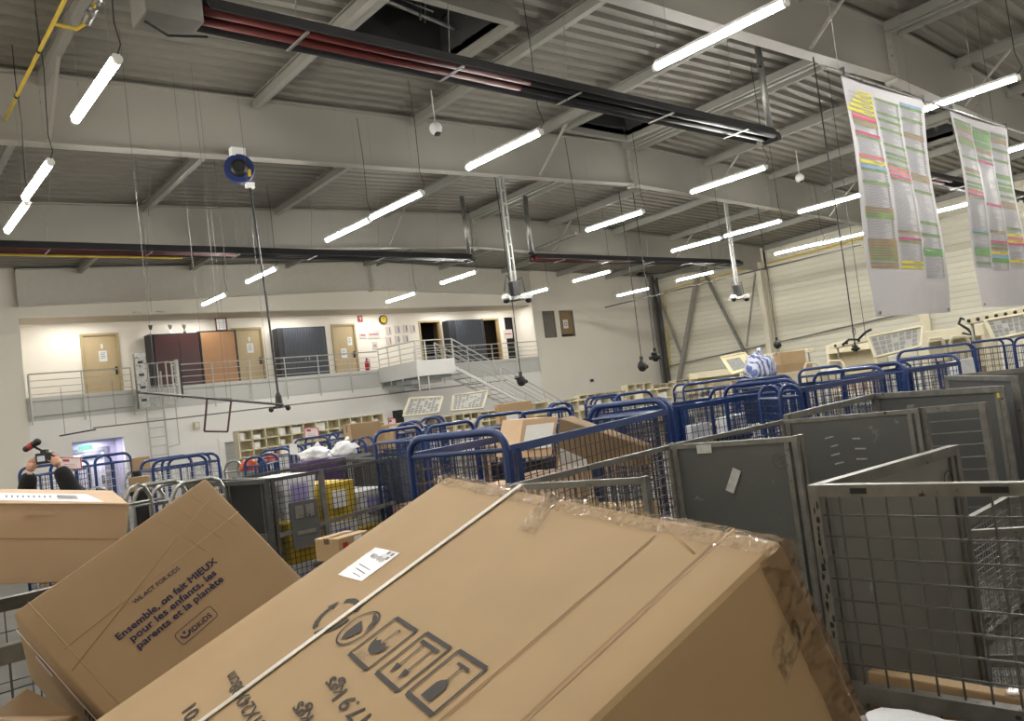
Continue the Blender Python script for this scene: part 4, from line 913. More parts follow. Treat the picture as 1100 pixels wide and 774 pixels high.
# wedge-like leaning carton
def hexbox(name, label, cat, P8, m_, bev=.005, group=None):
    o = thing(name, label, cat, P8[0], group); b = MB(); b.hexa(P8); b.build('box_body', m_, o, P8[0], bevel=bev); return o
D1 = 4.3
w0 = [PD(555, 490, 4.25), PD(595, 492, 4.25), PD(600, 448, 4.35), PD(562, 449, 4.35)]
def lean_carton():
    f = [PD(555, 492, 4.95), PD(592, 490, 5.0), PD(600, 447, 5.12), PD(562, 450, 5.05)]
    back = [PD(690, 520, 5.05), PD(700, 500, 5.1), PD(690, 478, 5.2), PD(678, 476, 5.3)]
    b_ = [f[1]+V((.0, 0, 0)), PD(692, 512, 4.75), PD(692, 480, 4.95), f[2]]
    dv = V((.12, .35, 0))
    o = hexbox('cardboard_box', 'open carton leaning in the front blue container with a white sheet', 'box', [f[0], f[1], f[1]+dv, f[0]+dv, f[3], f[2], f[2]+dv, f[3]+dv], card_l)
    og = V(o.location); n = (f[1]-f[0]).cross(f[3]-f[0]).normalized()
    if n.dot(EYE-f[0]) < 0: n = -n
    def q(s, t): return f[0].lerp(f[1], s).lerp(f[3].lerp(f[2], s), t)+n*.006
    b = MB(); b.hexa([q(.12, .2), q(.93, .22), q(.9, .85), q(.12, .82)]+[x+n*.001 for x in (q(.12, .2), q(.93, .22), q(.9, .85), q(.12, .82))]); b.build('white_sheet', white_m, o, og)
    o2 = hexbox('cardboard_box', 'long wedge shaped brown carton sloping right inside the front blue container', 'box',
        [PD(597, 502, 5.02), PD(692, 500, 6.2), PD(700, 498, 6.4), PD(612, 496, 5.3), PD(601, 449, 5.05), PD(692, 479, 6.2), PD(699, 476, 6.4), PD(614, 446, 5.3)], card_d)
    f2 = [PD(599, 503, 4.97), PD(632, 502, 5.28), PD(630, 493, 5.28), PD(602, 481, 4.99)]
    b = MB(); b.hexa(f2+[x-(EYE-x).normalized()*-.004 for x in f2]); b.build('white_sheet', white_m, o2, V(o2.location))
lean_carton()
o = carton('flat pale carton lying under the leaning one in the front container', (3.2, 3.72), (1.0, .42, .17), 1.42, ang, card_l)
for k, (s, n_, z_, d_, mm, lb) in enumerate(((.75, .3, .22, (.8, .5, .8), card_d, 'low brown carton at the left end of the front container'), (1.65, .3, .22, (.8, .5, 1.0), card_m, 'big plain carton low in the middle of the front container'),
      (.72, .3, 1.03, (.75, .5, .38), card_m, 'middle layer carton at the left end of the front container'))):
    c = A_r+cd*s+cn*n_; carton(lb, c, d_, z_, ang, mm)
o = carton('tall carton with shipping label standing behind the front container', PD(553, 452, 8.6), (.36, .3, .42), PD(553, 452, 8.6).z-.22, -.55, card_m, paper=True)
s_ = thing('roll_dolly', 'low crate stand under the tall labelled carton', 'dolly', (o.location.x, o.location.y, 0)); b = MB(); b.box(s_.location.x-.3, s_.location.x+.3, s_.location.y-.25, s_.location.y+.25, .16, o.location.z-.002); b.build('crate_stack', card_d, s_, s_.location, bevel=.01)
b = MB(); [b.ball(V((s_.location.x+dx, s_.location.y+dy, .08)), .08, 10, 6) for dx in (-.2, .2) for dy in (-.18, .18)]; b.build('wheel', dark_m, s_, s_.location, smooth=True)

BL = [  # label, left px, right px, DL, DR, depth
 ('blue container between the two long hoops, narrow end facing', (836, 412), (858, 414), 6.2, 6.2, .5),
 ('blue container holding white sheets, left of the right edge pair', (963, 376), (1046, 370), 10.4, 10.0, .6),
 ('blue container at the right picture edge with brown carton', (1089, 366), (1160, 352), 10.2, 9.6, .7),
 ('tall blue container second from the right picture edge', (1012, 370), (1088, 364), 11.6, 11.3, .6),
 ('blue container seen edge on beneath the long hoops at right', (936, 393), (972, 391), 10, 9.8, .6),
 ('far thin blue hoop left of the striped bag', (733, 413), (812, 404), 11.5, 11.5, .7),
 ('far thin blue hoop right under the striped bag', (788, 410), (850, 403), 10.0, 9.8, .7),
 ('far blue hoop before the cartons on the cream desk', (857, 397), (905, 393), 11.0, 10.8, .7),
 ('blue container behind the front one, its hoop above the slanted carton', (556, 443), (613, 438), 6.6, 6.9, .7),
 ('small far blue hoop just above the slanted carton', (590, 434), (614, 432), 9.5, 9.5, .6),
 ('small far blue hoop right of the slanted carton', (638, 428), (664, 426), 11.5, 11.5, .6),
 ('blue container half hidden behind the second hoop of the front one', (660, 424), (700, 420), 9.0, 9.2, .7),
 ('blue container left behind the front hoop, with white tubs', (457, 458), (508, 452), 6.6, 7.0, .7),
 ('far small blue hoop above the front left hoop', (451, 450), (472, 447), 10.0, 10.0, .6),
 ('blue frame with brown parcel, standing left of the front hoop', (425, 456), (447, 453), 8.2, 8.2, .5),
 ('big blue container with white mesh at left near the ladder', (163, 494), (221, 489), 8.3, 8.6, .7),
 ('second blue hoop nested in the big left one', (180, 492), (234, 487), 9.5, 9.8, .5),
 ('blue container behind the photographer, by the ground doorway', (101, 490), (140, 486), 9.3, 9.6, .6),
 ('small blue container holding an orange garment', (262, 492), (284, 490), 9.4, 9.4, .5),
 ('blue container holding orange bags near the roller shutter', (279, 484), (312, 481), 10.5, 10.5, .6),
 ('blue container left of the red bordered sign, dark inside', (316, 472), (352, 468), 12, 12, .6),
 ('blue container just right of the left red bordered sign', (353, 466), (372, 463), 12.5, 12.5, .6),
 ('small blue container beside the purple crate', (375, 473), (392, 470), 9.0, 9.0, .5),
 ('far blue container below the leaning sorting boards', (395, 463), (420, 459), 12.5, 12.5, .6),
 ('dark blue container behind the photographer at the left edge', (20, 503), (64, 498), 9.0, 9.0, .6),
]
BC = {}
for i, (lb, l, r_, dl, dr, dp) in enumerate(BL):
    far = dl > 9
    BC[i] = blue_cage(lb, l, r_, dl, dr, dp, ph=.09 if far else .06, pv=.09 if far else .06, wr=.003 if far else .0026, r=.017, rc=.09, wm=(mat('white_wire', (190, 192, 196), .4, .2) if i in (15, 16, 17) else None))
# contents of blue containers
rn = random.Random(11)
cont = {0: [('white bag', 'w')], }
colsn = [('brown carton', card_d), ('tan carton', card_m), ('pale carton', card_l), ('white plastic crate', white_m), ('cream crate', cream_m), ('dark crate', dark_m)]
for i in BC:
    o, a, t, n, L2, z = BC[i]; dp = BL[i][5]; zz = .23; lev = 0
    short = BL[i][0]
    for lev in range(3):
        nm, mm = colsn[rn.choice([0, 1, 2, 3, 3, 4, 5])]
        h = rn.uniform(.3, .46); 
        if zz+h > z-.14: break
        w_ = min(L2-.12, rn.uniform(.4, .7)*(L2 if L2 > 1 else 1.3)); 
        w_ = max(.15, min(w_, L2-.1))
        c = a+t*(L2/2+rn.uniform(-.05, .05)*(L2-w_))+n*(dp/2)
        pos = ['bottom', 'middle', 'top'][lev]
        carton('%s, %s layer inside the %s' % (nm, pos, short.split(',')[0].replace('blue ', 'blue ', 1)) if len(short.split(',')[0].split()) < 10 else '%s, %s layer in the %s' % (nm, pos, ' '.join(short.split(',')[0].split()[:9])),
               c, (w_, dp-.14, h), zz, math.atan2(t.y, t.x), mm, cat='box', name='stacked_box' if mm in (card_d, card_m, card_l) else 'plastic_crate', group='boxes inside the blue containers')
        zz += h+.002

def bag(name, label, c, r, sc, m_, seed=1, cat='bag', z=None, neck=True):
    """crumpled sack: displaced ball resting at c"""
    o = thing(name, label, cat, c); bm = bmesh.new(); bmesh.ops.create_icosphere(bm, subdivisions=4, radius=1)
    for v in bm.verts:
        d = 1+.28*noise.noise(v.co*1.7+V((seed, 0, 0)))+.1*noise.noise(v.co*5+V((0, seed, 0)))+.05*abs(noise.noise(v.co*11))
        v.co = v.co*d; v.co.z = max(v.co.z, -.55)+.55
        v.co = V((v.co.x*r*sc[0], v.co.y*r*sc[1], v.co.z*r*sc[2]))
    me = bpy.data.meshes.new('sack'); bm.to_mesh(me); bm.free()
    for p in me.polygons: p.use_smooth = True
    me.materials.append(m_); q = bpy.data.objects.new('sack', me); COL.objects.link(q); q.parent = o
    if neck: b = MB(); b.tube([V((0, 0, r*sc[2]*1.35)), V((.02, 0, r*sc[2]*1.7)), V((.06, .02, r*sc[2]*1.85))], [r*.12, r*.05, r*.14], 8); b.build('tied_neck', m_, o, smooth=True)
    return o

# ------------------------------------------------------------------ back zone furniture
def sorting_case(label, x0, x1, y, z0, z1, nx, nz, m_=cream_m, depth=.4, legs=True, name='sorting_case', group='cream sorting cases in rows', fill=True, seed=0):
    o = thing(name, label, 'sorting case', ((x0+x1)/2, y+depth/2, 0), group); og = o.location.copy(); rr = random.Random(seed)
    b = MB(); t = .03
    b.box(x0, x1, y+depth-.02, y+depth, z0, z1)
    for k in range(nx+1): x = x0+(x1-x0)*k/nx; b.box(x-t/2, x+t/2, y, y+depth, z0, z1)
    for k in range(nz+1): z = z0+(z1-z0)*k/nz; b.box(x0, x1, y, y+depth, z-t/2, z+t/2)
    b.build('pigeonholes', m_, o, og)
    if legs:
        for lx in (x0+.04, x1-.04):
            for ly in (y+.05, y+depth-.05): b = MB(); b.box(lx-.02, lx+.02, ly-.02, ly+.02, 0, z0); b.build('leg', galv, o, og)
    b = MB(); b.box(x0-.02, x1+.02, y-.25, y+depth, z0-.05, z0-.01); b.build('worktop', m_, o, og)
    if fill:
        b = MB()
        for i in range(nx):
            for j in range(nz):
                if rr.random() < .7:
                    xa_ = x0+(x1-x0)*(i+.12)/nx; xb_ = x0+(x1-x0)*(i+.12+rr.uniform(.3, .7))/nx; za_ = z0+(z1-z0)*j/nz+.02
                    b.box(xa_, xb_, y+.05, y+depth-.03, za_, za_+(z1-z0)/nz*rr.uniform(.3, .8))
        m2 = b.build('letter_bundles', mat('letter_paper', (208, 206, 200), .7, var=.1, scale=10), o, og); m2['kind'] = 'stuff'
    return o
# long pigeonhole rack by the shutter
p, q = PY(256, 463, 23), PY(412, 448, 23)
sorting_case('wide cream pigeonhole rack along the wall beside the roller shutter', p.x, q.x, 23, 1.2, 2.07, 12, 3, seed=2)
# row of low sorting cases before the wall, seen as cream boxes
tops = [(398, 458, 425), (428, 454, 455), (458, 449, 486), (489, 445, 514), (516, 442, 540), (596, 430, 620), (622, 424, 648), (650, 421, 672), (674, 413, 700), (702, 413, 724), (726, 408, 750), (752, 406, 778)]
nms = ['first', 'second', 'third', 'fourth', 'fifth', 'sixth', 'seventh', 'eighth', 'ninth', 'tenth', 'eleventh', 'twelfth']
for i, (u0, v, u1) in enumerate(tops):
    y = 20.5 if i < 5 else 21.5; p, q = PY(u0, v, y), PY(u1, v-2, y)
    sorting_case('cream sorting case in the far row before the wall, %s from left' % nms[i], p.x, q.x, y, 1.1, (p.z+q.z)/2, 3, 2, seed=i, depth=.35)
# second nearer row of cream cases
tops2 = [(560, 434, 588), (608, 431, 634), (640, 427, 668), (690, 419, 722), (735, 412, 765)]
for i, (u0, v, u1) in enumerate(tops2):
    y = 17.5; p, q = PY(u0, v, y), PY(u1, v-2, y)
    sorting_case('cream sorting case in the nearer short row, %s from left' % nms[i], p.x, q.x, y, 1.1, (p.z+q.z)/2, 2, 2, seed=20+i, depth=.35)
# leaning boards (address grids)
def board(label, P4, m_frame, inner, th=.05, cells=(8, 7), name='sorting_board', grp='tilted sorting boards'):
    o = thing(name, label, 'sorting board', P4[0], grp); og = o.location.copy()
    n = (P4[1]-P4[0]).cross(P4[3]-P4[0]).normalized(); 
    if n.dot(EYE-P4[0]) < 0: n = -n
    def q(s, t, o_=0): return P4[0].lerp(P4[1], s).lerp(P4[3].lerp(P4[2], s), t)+n*o_
    b = MB(); b.hexa([q(0, 0, -th), q(1, 0, -th), q(1, 1, -th), q(0, 1, -th), q(0, 0), q(1, 0), q(1, 1), q(0, 1)]); b.build('panel', inner, o, og)
    b = MB()
    for (a_, c_) in ((q(0, 0, .01), q(1, 0, .01)), (q(1, 0, .01), q(1, 1, .01)), (q(1, 1, .01), q(0, 1, .01)), (q(0, 1, .01), q(0, 0, .01))): b.obox(a_, c_, th*.8, th*.9, n)
    b.build('frame', m_frame, o, og)
    b = MB(); rr = random.Random(cells[0]*7+int(P4[0].x*10)); nx, nz = cells
    for i in range(nx):
        for j in range(nz):
            if rr.random() < .85:
                s0, s1 = (i+.1)/nx, (i+.1+rr.uniform(.6, .85))/nx; t0, t1 = (j+.1)/nz, (j+.85)/nz
                s0, s1, t0, t1 = .05+s0*.9, .05+s1*.9, .05+t0*.9, .05+t1*.9
                b.hexa([q(s0, t0, .001), q(s1, t0, .001), q(s1, t1, .001), q(s0, t1, .001), q(s0, t0, .006), q(s1, t0, .006), q(s1, t1, .006), q(s0, t1, .006)])
    b.build('label_strips', mat('board_grey', (128, 128, 126), .6, var=.15, scale=20), o, og)
    return o
pale = mat('board_pale', (172, 170, 163), .6, var=.04)
def lean(px4, D0, D1): return [PD(px4[0][0], px4[0][1], D0), PD(px4[1][0], px4[1][1], D0), PD(px4[2][0], px4[2][1], D1), PD(px4[3][0], px4[3][1], D1)]
DD = 22
board('left tilted address board below the stair landing', lean([(433, 447), (471, 443), (476, 426), (440, 428)], 24.2, 24.6), cream_m, pale)
board('right tilted address board below the stairs', lean([(485, 441), (519, 438), (524, 420), (487, 425)], 24.6, 25.0), cream_m, pale)
for i, (u, v, yy) in enumerate(((452, 455, 19), (502, 448, 19.3))):
    p = PY(u, v, yy); o = thing('board_stand', ['cream stand legs under the left address board', 'cream stand legs under the right address board'][i], 'stand', (p.x, yy, 0)); og = o.location
    b = MB(); b.box(p.x-.5, p.x+.5, yy-.02, yy+.2, 1.5, 1.55)
    for dx in (-.48, .48): b.box(p.x+dx-.02, p.x+dx+.02, yy, yy+.04, 0, 1.5)
    b.build('stand_frame', cream_m, o, og)
# dark opening under landing
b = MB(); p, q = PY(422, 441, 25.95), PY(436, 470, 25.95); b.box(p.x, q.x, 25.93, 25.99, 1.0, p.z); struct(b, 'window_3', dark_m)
# wall box, signs
o = thing('wall_box', 'small cream junction box on the wall right of the ladder', 'box', PY(211, 457, 25.95)); og = o.location; b = MB(); b.box(og.x-.09, og.x+.09, 25.88, 25.99, og.z-.12, og.z+.12); b.build('box_body', cream_m, o, og, bevel=.01)
b = MB(); b.box(og.x-.05, og.x+.05, 25.87, 25.88, og.z-.05, og.z+.08); b.build('box_cover', white_m, o, og)
o = thing('wall_vent', 'small dark square vent on the plain wall above the cream cases', 'vent', PY(635.5, 408.5, 25.97)); og = o.location; b = MB(); b.box(og.x-.16, og.x+.16, 25.95, 25.99, og.z-.1, og.z+.1); b.build('plate', white_m, o, og)
b = MB(); b.box(og.x-.11, og.x+.11, 25.94, 25.95, og.z-.06, og.z+.06); b.build('grille', dark_m, o, og)
def redsign(label, u0, v0, u1, v1, D):
    c = [PD(u0, v1, D), PD(u1, v1, D), PD(u1, v0, D), PD(u0, v0, D)]; o = thing('framed_sign', label, 'sign', (c[0]+c[1])/2, 'red bordered signs'); og = o.location.copy()
    X = (c[1]-c[0]); Z = V((0, 0, (c[3]-c[0]).length)); n = X.cross(Z).normalized(); 
    if n.dot(EYE-c[0]) < 0: n = -n
    O = c[0]
    b = MB(); b.frame_box(O, X, Z, -n*.01); b.build('sign_plate', mat('sign_pinkish', (222, 208, 210), .5), o, og)
    b = MB(); P = [O+n*.005, O+X+n*.005, O+X+Z+n*.005, O+Z+n*.005]; [b.obox(P[k], P[(k+1) % 4], .007*D/9, .01, n) for k in range(4)]; b.build('sign_border', red_m, o, og)
    b = MB(); [b.frame_box(O+X*.2+Z*(.2+.16*k)+n*.002, X*(.6-.1*(k % 2)), Z*.035, n*.001) for k in range(2)]; b.build('sign_lines', mat('grey_print', (120, 120, 128), .7), o, og)
    b = MB(); b.frame_box(O+X*.15+Z*.62+n*.002, X*.3, Z*.2, n*.001); b.build('sign_emblem', red_m, o, og)
    b = MB(); m0 = O+X*.5; b.tube([m0, flat(m0, 0)], .012, 5); b.tube([flat(m0, .01), flat(m0, 0)], .15, 12); b.build('sign_post', galv, o, og)
redsign('red bordered sign on a post in front of the ground doorway', 65, 491, 88, 503, 9.0)
redsign('white sign with red border, middle one, on a post among blue containers', 372, 456, 386, 473, 11.5)
redsign('white and pink sign left of the middle red bordered one', 328, 459, 343, 470, 12.5)
redsign('small white sign above the brown cartons, right of the middle sign', 418, 449, 426, 459, 12.5)
o = thing('paper_sheet', 'blank white sheet hung on a container left of the purple crate', 'paper', PD(312, 488, 9.6)); og = o.location.copy()
b = MB(); b.frame_box(og, PD(320, 488, 9.6)-og, V((0, 0, .13)), V((0, .01, 0))); b.build('sheet', white_m, o, og)
b = MB(); b.tube([og+V((.04, .01, .06)), flat(og+V((.04, .01, 0)), 0)], .012, 5); b.build('sheet_post', galv, o, og)
# bags, crates mid left
def stand_on(label, x, y, z, w=.5, d=.4, m_=None, lab2='crate'):
    pass
def tallcrate(label, c, w, d, h, m_=None, ang=0, cat='crate', name='stack_of_crates'):
    o = thing(name, label, cat, (c[0], c[1], 0)); o.rotation_euler = (0, 0, ang); b = MB(); n = max(2, int(h/.3)); m_ = m_ or galv
    for k in range(n):
        z0_ = h*k/n; z1_ = h*(k+1)/n; b.hexa([(-w/2+.02, -d/2+.02, z0_+.005), (w/2-.02, -d/2+.02, z0_+.005), (w/2-.02, d/2-.02, z0_+.005), (-w/2+.02, d/2-.02, z0_+.005), (-w/2, -d/2, z1_), (w/2, -d/2, z1_), (w/2, d/2, z1_), (-w/2, d/2, z1_)])
    b.build('crate_body', m_, o)
    
    for k in range(n): b = MB(); b.box(-w/2-.01, w/2+.01, -d/2-.01, d/2+.01, h*(k+1)/n-.03, h*(k+1)/n-.002); b.build('crate_rim', m_, o)
    return o
p = PD(341, 491, 8.3); tallcrate('tall purple crate stack right of the orange garments', p, .42, .36, p.z-.03, purp_m)
bag('sack', 'big white checked sack resting on the purple crates, left one', V((p.x-.03, p.y, p.z-.02)), .17, (1, .7, .5), plast_m, 3)
p = PD(371, 486, 9.0); tallcrate('grey crate stack carrying the right white sacks', p, .4, .36, p.z-.03, mat('grey_crate', (120, 122, 124), .6))
bag('sack', 'white knotted sack right of the purple crates', V((p.x, p.y, p.z-.03)), .17, (.9, .7, .6), plast_m, 8)
p = PD(357, 486, 9.6); bag('sack', 'small white plastic sack between the two bigger ones', V((p.x-.06, p.y+.1, p.z-.05)), .11, (1, .7, .6), plast_m, 5)
tallcrate('narrow grey crate stack under the small white sack', (p.x-.06, p.y+.1), .3, .3, p.z-.055, mat('grey_crate', (120, 122, 124), .6))
for (u, v, D, w_, h_, lb) in ((392, 487, 10, .3, .34, 'tall narrow brown carton above the yellow-crate cage, left of two'), (412, 481, 10.3, .32, .26, 'brown carton right of the tall narrow one'), (436, 478, 9.6, .3, .22, 'wrapped brown parcel behind the grey panelled cage'), (152, 503, 9.6, .15, .13, 'small brown carton on the grey trolley left of the big blue container'), (150, 524, 6.9, .12, .1, 'lower brown carton inside the grey hooped trolley')):
    p = PD(u, v, D); carton(lb, p, (w_*1.3, w_, h_*1.2), p.z-.02, -.2, card_m if D > 10 else card_d)
    if D > 7: tallcrate('dark crate stack beneath the %s' % ' '.join(lb.split()[:5]), p, w_*1.35, w_*1.1, p.z-.024, dark_m, -.2)
    else: tallcrate('dark crate stack standing inside the grey hooped trolley', p, w_*1.2, w_*1.1, p.z-.024, dark_m, -.2)
for (u, v, D, lb) in ((272, 505, 9.5, 'orange garment bundle in the small blue container'), (296, 497, 10.6, 'orange bag in the container near the roller shutter')):
    p = PD(u, v, D); bag('orange_bag', lb, V((p.x, p.y+.12, p.z)), .1, (1, .7, .9), orange_m, int(u))
# grey hooped trolleys
def hoop_trolley(label, u0, v0, u1, v1, D0, D1, depth, m_=galv):
    a = PD(u0, v0, D0); c = PD(u1, v1, D1); z = (a.z+c.z)/2; a, c = flat(a), flat(c); t = (c-a).normalized(); n = V((-t.y, t.x, 0)); rc = .12
    o = thing('hooped_trolley', label, 'trolley', (a+c)/2+n*depth/2, 'grey hooped trolleys at left'); og = o.location.copy()
    for base in (V(), n*depth):
        p, q = a+base, c+base; b = MB()
        b.tube([p+V((0, 0, .15)), p+V((0, 0, z-rc)), p+t*.05+V((0, 0, z-.03)), p+t*rc+V((0, 0, z)), q-t*rc+V((0, 0, z)), q-t*.05+V((0, 0, z-.03)), q+V((0, 0, z-rc)), q+V((0, 0, .15))], .018, 8); b.build('hoop_frame', m_, o, og, smooth=True)
        for k in (.15, .5, .9): b = MB(); b.tube([p+V((0, 0, z-k)), q+V((0, 0, z-k))], .012, 6); b.build('cross_bar', m_, o, og)
    b = MB(); b.hexa([x+V((0, 0, .14)) for x in (a, c, c+n*depth, a+n*depth)]+[x+V((0, 0, .18)) for x in (a, c, c+n*depth, a+n*depth)]); b.build('base', m_, o, og)
    casters(o, og, [a+n*.08+t*.08, c+n*.08-t*.08, a+n*(depth-.08)+t*.08, c+n*(depth-.08)-t*.08], .05)
hoop_trolley('grey hooped trolley just left of the slogan carton', 132, 520, 160, 518, 6.2, 6.4, .5)
hoop_trolley('grey hooped trolley behind the top corner of the slogan carton', 160, 523, 205, 515, 6.8, 7.1, .5)
hoop_trolley('grey hooped trolley overlapping the big blue container', 182, 521, 240, 510, 6.0, 6.4, .5)
hoop_trolley('dark hooped trolley behind the big left blue container', 204, 499, 222, 497, 10.6, 10.6, .5)
hoop_trolley('thin grey trolley between the blue container and orange garment', 240, 496, 260, 493, 11, 11, .5)
hoop_trolley('thin hooped trolley left of the big blue container', 133, 507, 156, 504, 10.4, 10.4, .4)
# yellow crates in left wire cage
qa, qb = V((*q_, 0)) if False else None, None
gq = [P2(292, 513, 1.7), P2(417, 491, 1.7)]
ga, gb = V((gq[0][0], gq[0][1], 0)), V((gq[1][0], gq[1][1], 0)); gt = (gb-ga).normalized(); gn = V((-gt.y, gt.x, 0)); gang = math.atan2(gt.y, gt.x); GLn = (gb-ga).length
gn = V((.05, .9, 0)).normalized()
yc = 0
for i, s in enumerate((.22, .55, .86)):
    z_ = .22
    for j in range(4):
        yc += 1
        m2, nm_ = [(yell_m, 'yellow'), (plast_m, 'white'), (yell_m, 'yellow'), (plast_m, 'white')][(j+i) % 4] if j > 0 else (yell_m, 'yellow')
        h = [.36, .38, .34, .37][j]-.03*i
        c = ga+gt*(GLn*s)+gn*.4
        o = thing('plastic_tub', '%s tub in the dark wire cage, %s column, %s layer' % (nm_, ['left', 'middle', 'right'][i], ['lowest', 'second', 'third', 'top'][j]), 'tub', (c.x, c.y, z_), 'tubs in the dark wire cage'); o.rotation_euler = (0, 0, gang)
        w_ = GLn*.14; b = MB(); b.hexa([(-w_*.85, -.22, 0), (w_*.85, -.22, 0), (w_*.85, .2, 0), (-w_*.85, .2, 0), (-w_, -.26, h), (w_, -.26, h), (w_, .24, h), (-w_, .24, h)]); b.build('tub_body', m2, o, bevel=.008)
        b = MB(); b.box(-w_*.5, w_*.4, -.262, -.25, h*.35, h*.8); b.build('tub_label', white_m if m2 is yell_m else mat('lilac_label', (150, 140, 190), .6), o)
        z_ += h+.003
o = carton('small carton with red label beside the left edge of the big carton', PD(368, 583, 4.7), (.24, .2, .13), PD(368, 583, 4.7).z-.08, .25, card_m)
b = MB(); b.box(-.09, -.05, -.1015, -.1, .05, .1); b.build('red_label', red_m, o); b = MB(); b.box(0, .06, -.1015, -.1, .06, .12); b.build('label', white_m, o)
p = V(o.location); tallcrate('dark crate stack under the small red-labelled carton', p, .25, .21, p.z-.003, dark_m, .25)

# ------------------------------------------------------------------ desks along the clad wall
def desk(label, u0, v0, u1, v1, D, hh=1.1, m_=cream_m):
    p, q = PX(u0, v0, D), PX(u1, v1, D); o = thing('sorting_desk', label, 'desk', (D, (p.y+q.y)/2, 0), 'cream sorting desks along the clad wall'); og = o.location.copy()
    ya, yb_ = min(p.y, q.y), max(p.y, q.y); zt = (p.z+q.z)/2
    b = MB(); b.box(D-.35, D+.35, ya, yb_, zt-.25, zt); b.build('hood', m_, o, og, bevel=.02)
    b = MB(); b.box(D-.6, D+.35, ya, yb_, 1.0, 1.06); b.build('worktop', m_, o, og)
    b = MB(); b.box(D+.28, D+.35, ya, yb_, 1.06, zt-.25); b.build('back_panel', m_, o, og)
    for y in (ya+.04, yb_-.04):
        b = MB(); b.box(D-.35, D+.35, y-.03, y+.03, 0, zt-.25); b.build('side_frame', m_, o, og)
    rr = random.Random(int(u0)); b = MB(); y = ya+.15
    while y < yb_-.2:
        w_ = rr.uniform(.12, .3); b.box(D-.5, D-.1, y, y+w_*.9, 1.07, 1.07+rr.uniform(.15, .6)); y += w_+.04
    k = b.build('mail_trays', mat('mail_mix', (196, 176, 150), .7, var=.25, scale=2), o, og); k['kind'] = 'stuff'
desk('cream sorting desk farthest down the clad wall', 745, 400, 800, 394, 27)
desk('long cream sorting desk behind the striped bag', 800, 392, 860, 380, 26)
desk('cream sorting desk with brown power cable on its hood', 893, 372, 945, 362, 22)
desk('cream sorting desk with thick cable lying on its hood', 1000, 358, 1062, 344, 19)
for i, (pts, lb) in enumerate((([(786, 402), (812, 394), (800, 379), (774, 384)], 'big plain cream board tilted before the clad wall'),
        ([(940, 384), (988, 372), (990, 351), (932, 362)], 'tilted grey label board left of the dark slot'),
        ([(1068, 365), (1110, 356), (1110, 336), (1058, 345)], 'tilted grey label board at the right picture edge'))):
    board(lb, lean(pts, [23, 16, 13][i], [23.4, 16.3, 13.3][i]), cream_m, (mat('board_yellowish', (206, 192, 150), .6) if i == 0 else pale), cells=((1, 1) if i == 0 else (7, 4)))
# long cream cover strips above desks
for (u0, v0, u1, v1, D, lb) in ((800, 385, 872, 376, 24, 'cream rail cover over the far desks'), (895, 372, 988, 352, 19, 'cream rail cover above the cable hood'), (1040, 345, 1110, 332, 16, 'cream rail cover at the right picture edge')):
    p, q = PX(u0, v0, D), PX(u1, v1, D); o = thing('rail_cover', lb, 'cover', (p+q)/2, 'cream rail covers'); b = MB(); b.obox(p, q, .35, .12); b.build('cover_body', cream_m, o, o.location, bevel=.02)
    
    for t in (.05, .95): b = MB(); b.tube([p.lerp(q, t), flat(p.lerp(q, t), 0)], .03, 6); b.build('cover_post', galv, o, o.location)
    b = MB()
    for k in range(7): c = p.lerp(q, (k+.5)/7); b.ball(c+V((-.18, 0, .0)), .035, 6, 4)
    b.build('cover_knobs', dark_m, o, o.location)
for (pts, D, lb) in (([(905, 372), (912, 366), (922, 366), (930, 358), (936, 355)], 18.5, 'dark cable looping over the cream hood left of the board'), ([(1048, 348), (1032, 343), (1030, 349), (1040, 355), (1044, 361), (1034, 359)], 18, 'dark cable curled on the cream hood near the right edge')):
    P_ = [PX(u, v-1.5, D) for u, v in pts]; o = thing('power_cable', lb, 'cable', P_[0]); b = MB(); b.tube(P_, .03, 6); b.build('cable_run', dark_m, o, P_[0], smooth=True)
b = MB(); p, q = PX(988, 343, 30), PX(1000, 352, 30); b.box(30, 30.1, min(p.y, q.y), max(p.y, q.y), 0, 3.3)
o = thing('cream_upright', 'cream upright post beside the tilted board at right', 'post', (30, p.y, 0)); b.build('post_body', cream_m, o, o.location)
# things on desks: cartons, striped bag
p = PD(858, 395, 13.5); carton('brown carton with yellow sticker, upper one on the cream desk', PD(849, 390, 13.6), (.42, .32, .2), PD(849, 390, 13.6).z, -.7, card_m)
ob = carton('wide brown carton under the yellow-stickered one', PD(850, 398, 13.6), (.6, .36, .14), PD(849, 390, 13.6).z-.145, -.7, card_d)
pz = PD(849, 390, 13.6).z-.148; pc = PD(850, 398, 13.6)
tallcrate('cream crate stack holding the two brown cartons', pc, .65, .5, pz, cream_m, -.7)
sb = mat('striped_fabric', (150, 160, 200), .8)
nt = sb.node_tree; wv = nt.nodes.new('ShaderNodeTexWave'); wv.inputs['Scale'].default_value = 4.5; wv.inputs['Distortion'].default_value = 3; tc = nt.nodes.new('ShaderNodeTexCoord'); nt.links.new(tc.outputs['Object'], wv.inputs[0])
cr = nt.nodes.new('ShaderNodeValToRGB'); cr.color_ramp.elements[0].color = (*lin((104, 118, 172)), 1); cr.color_ramp.elements[1].color = (*lin((214, 218, 232)), 1); cr.color_ramp.elements[0].position = .35; cr.color_ramp.elements[1].position = .55
nt.links.new(wv.outputs[0], cr.inputs[0]); nt.links.new(cr.outputs[0], nt.nodes['Principled BSDF'].inputs['Base Color'])
p = PD(818, 405, 11.5); bag('striped_bag', 'blue and white striped bag heaped left of the brown cartons', V((p.x, p.y, p.z)), .27, (.95, .7, .8), sb, 4)
tallcrate('dark crate stack under the striped bag', p, .5, .4, p.z-.003, dark_m)
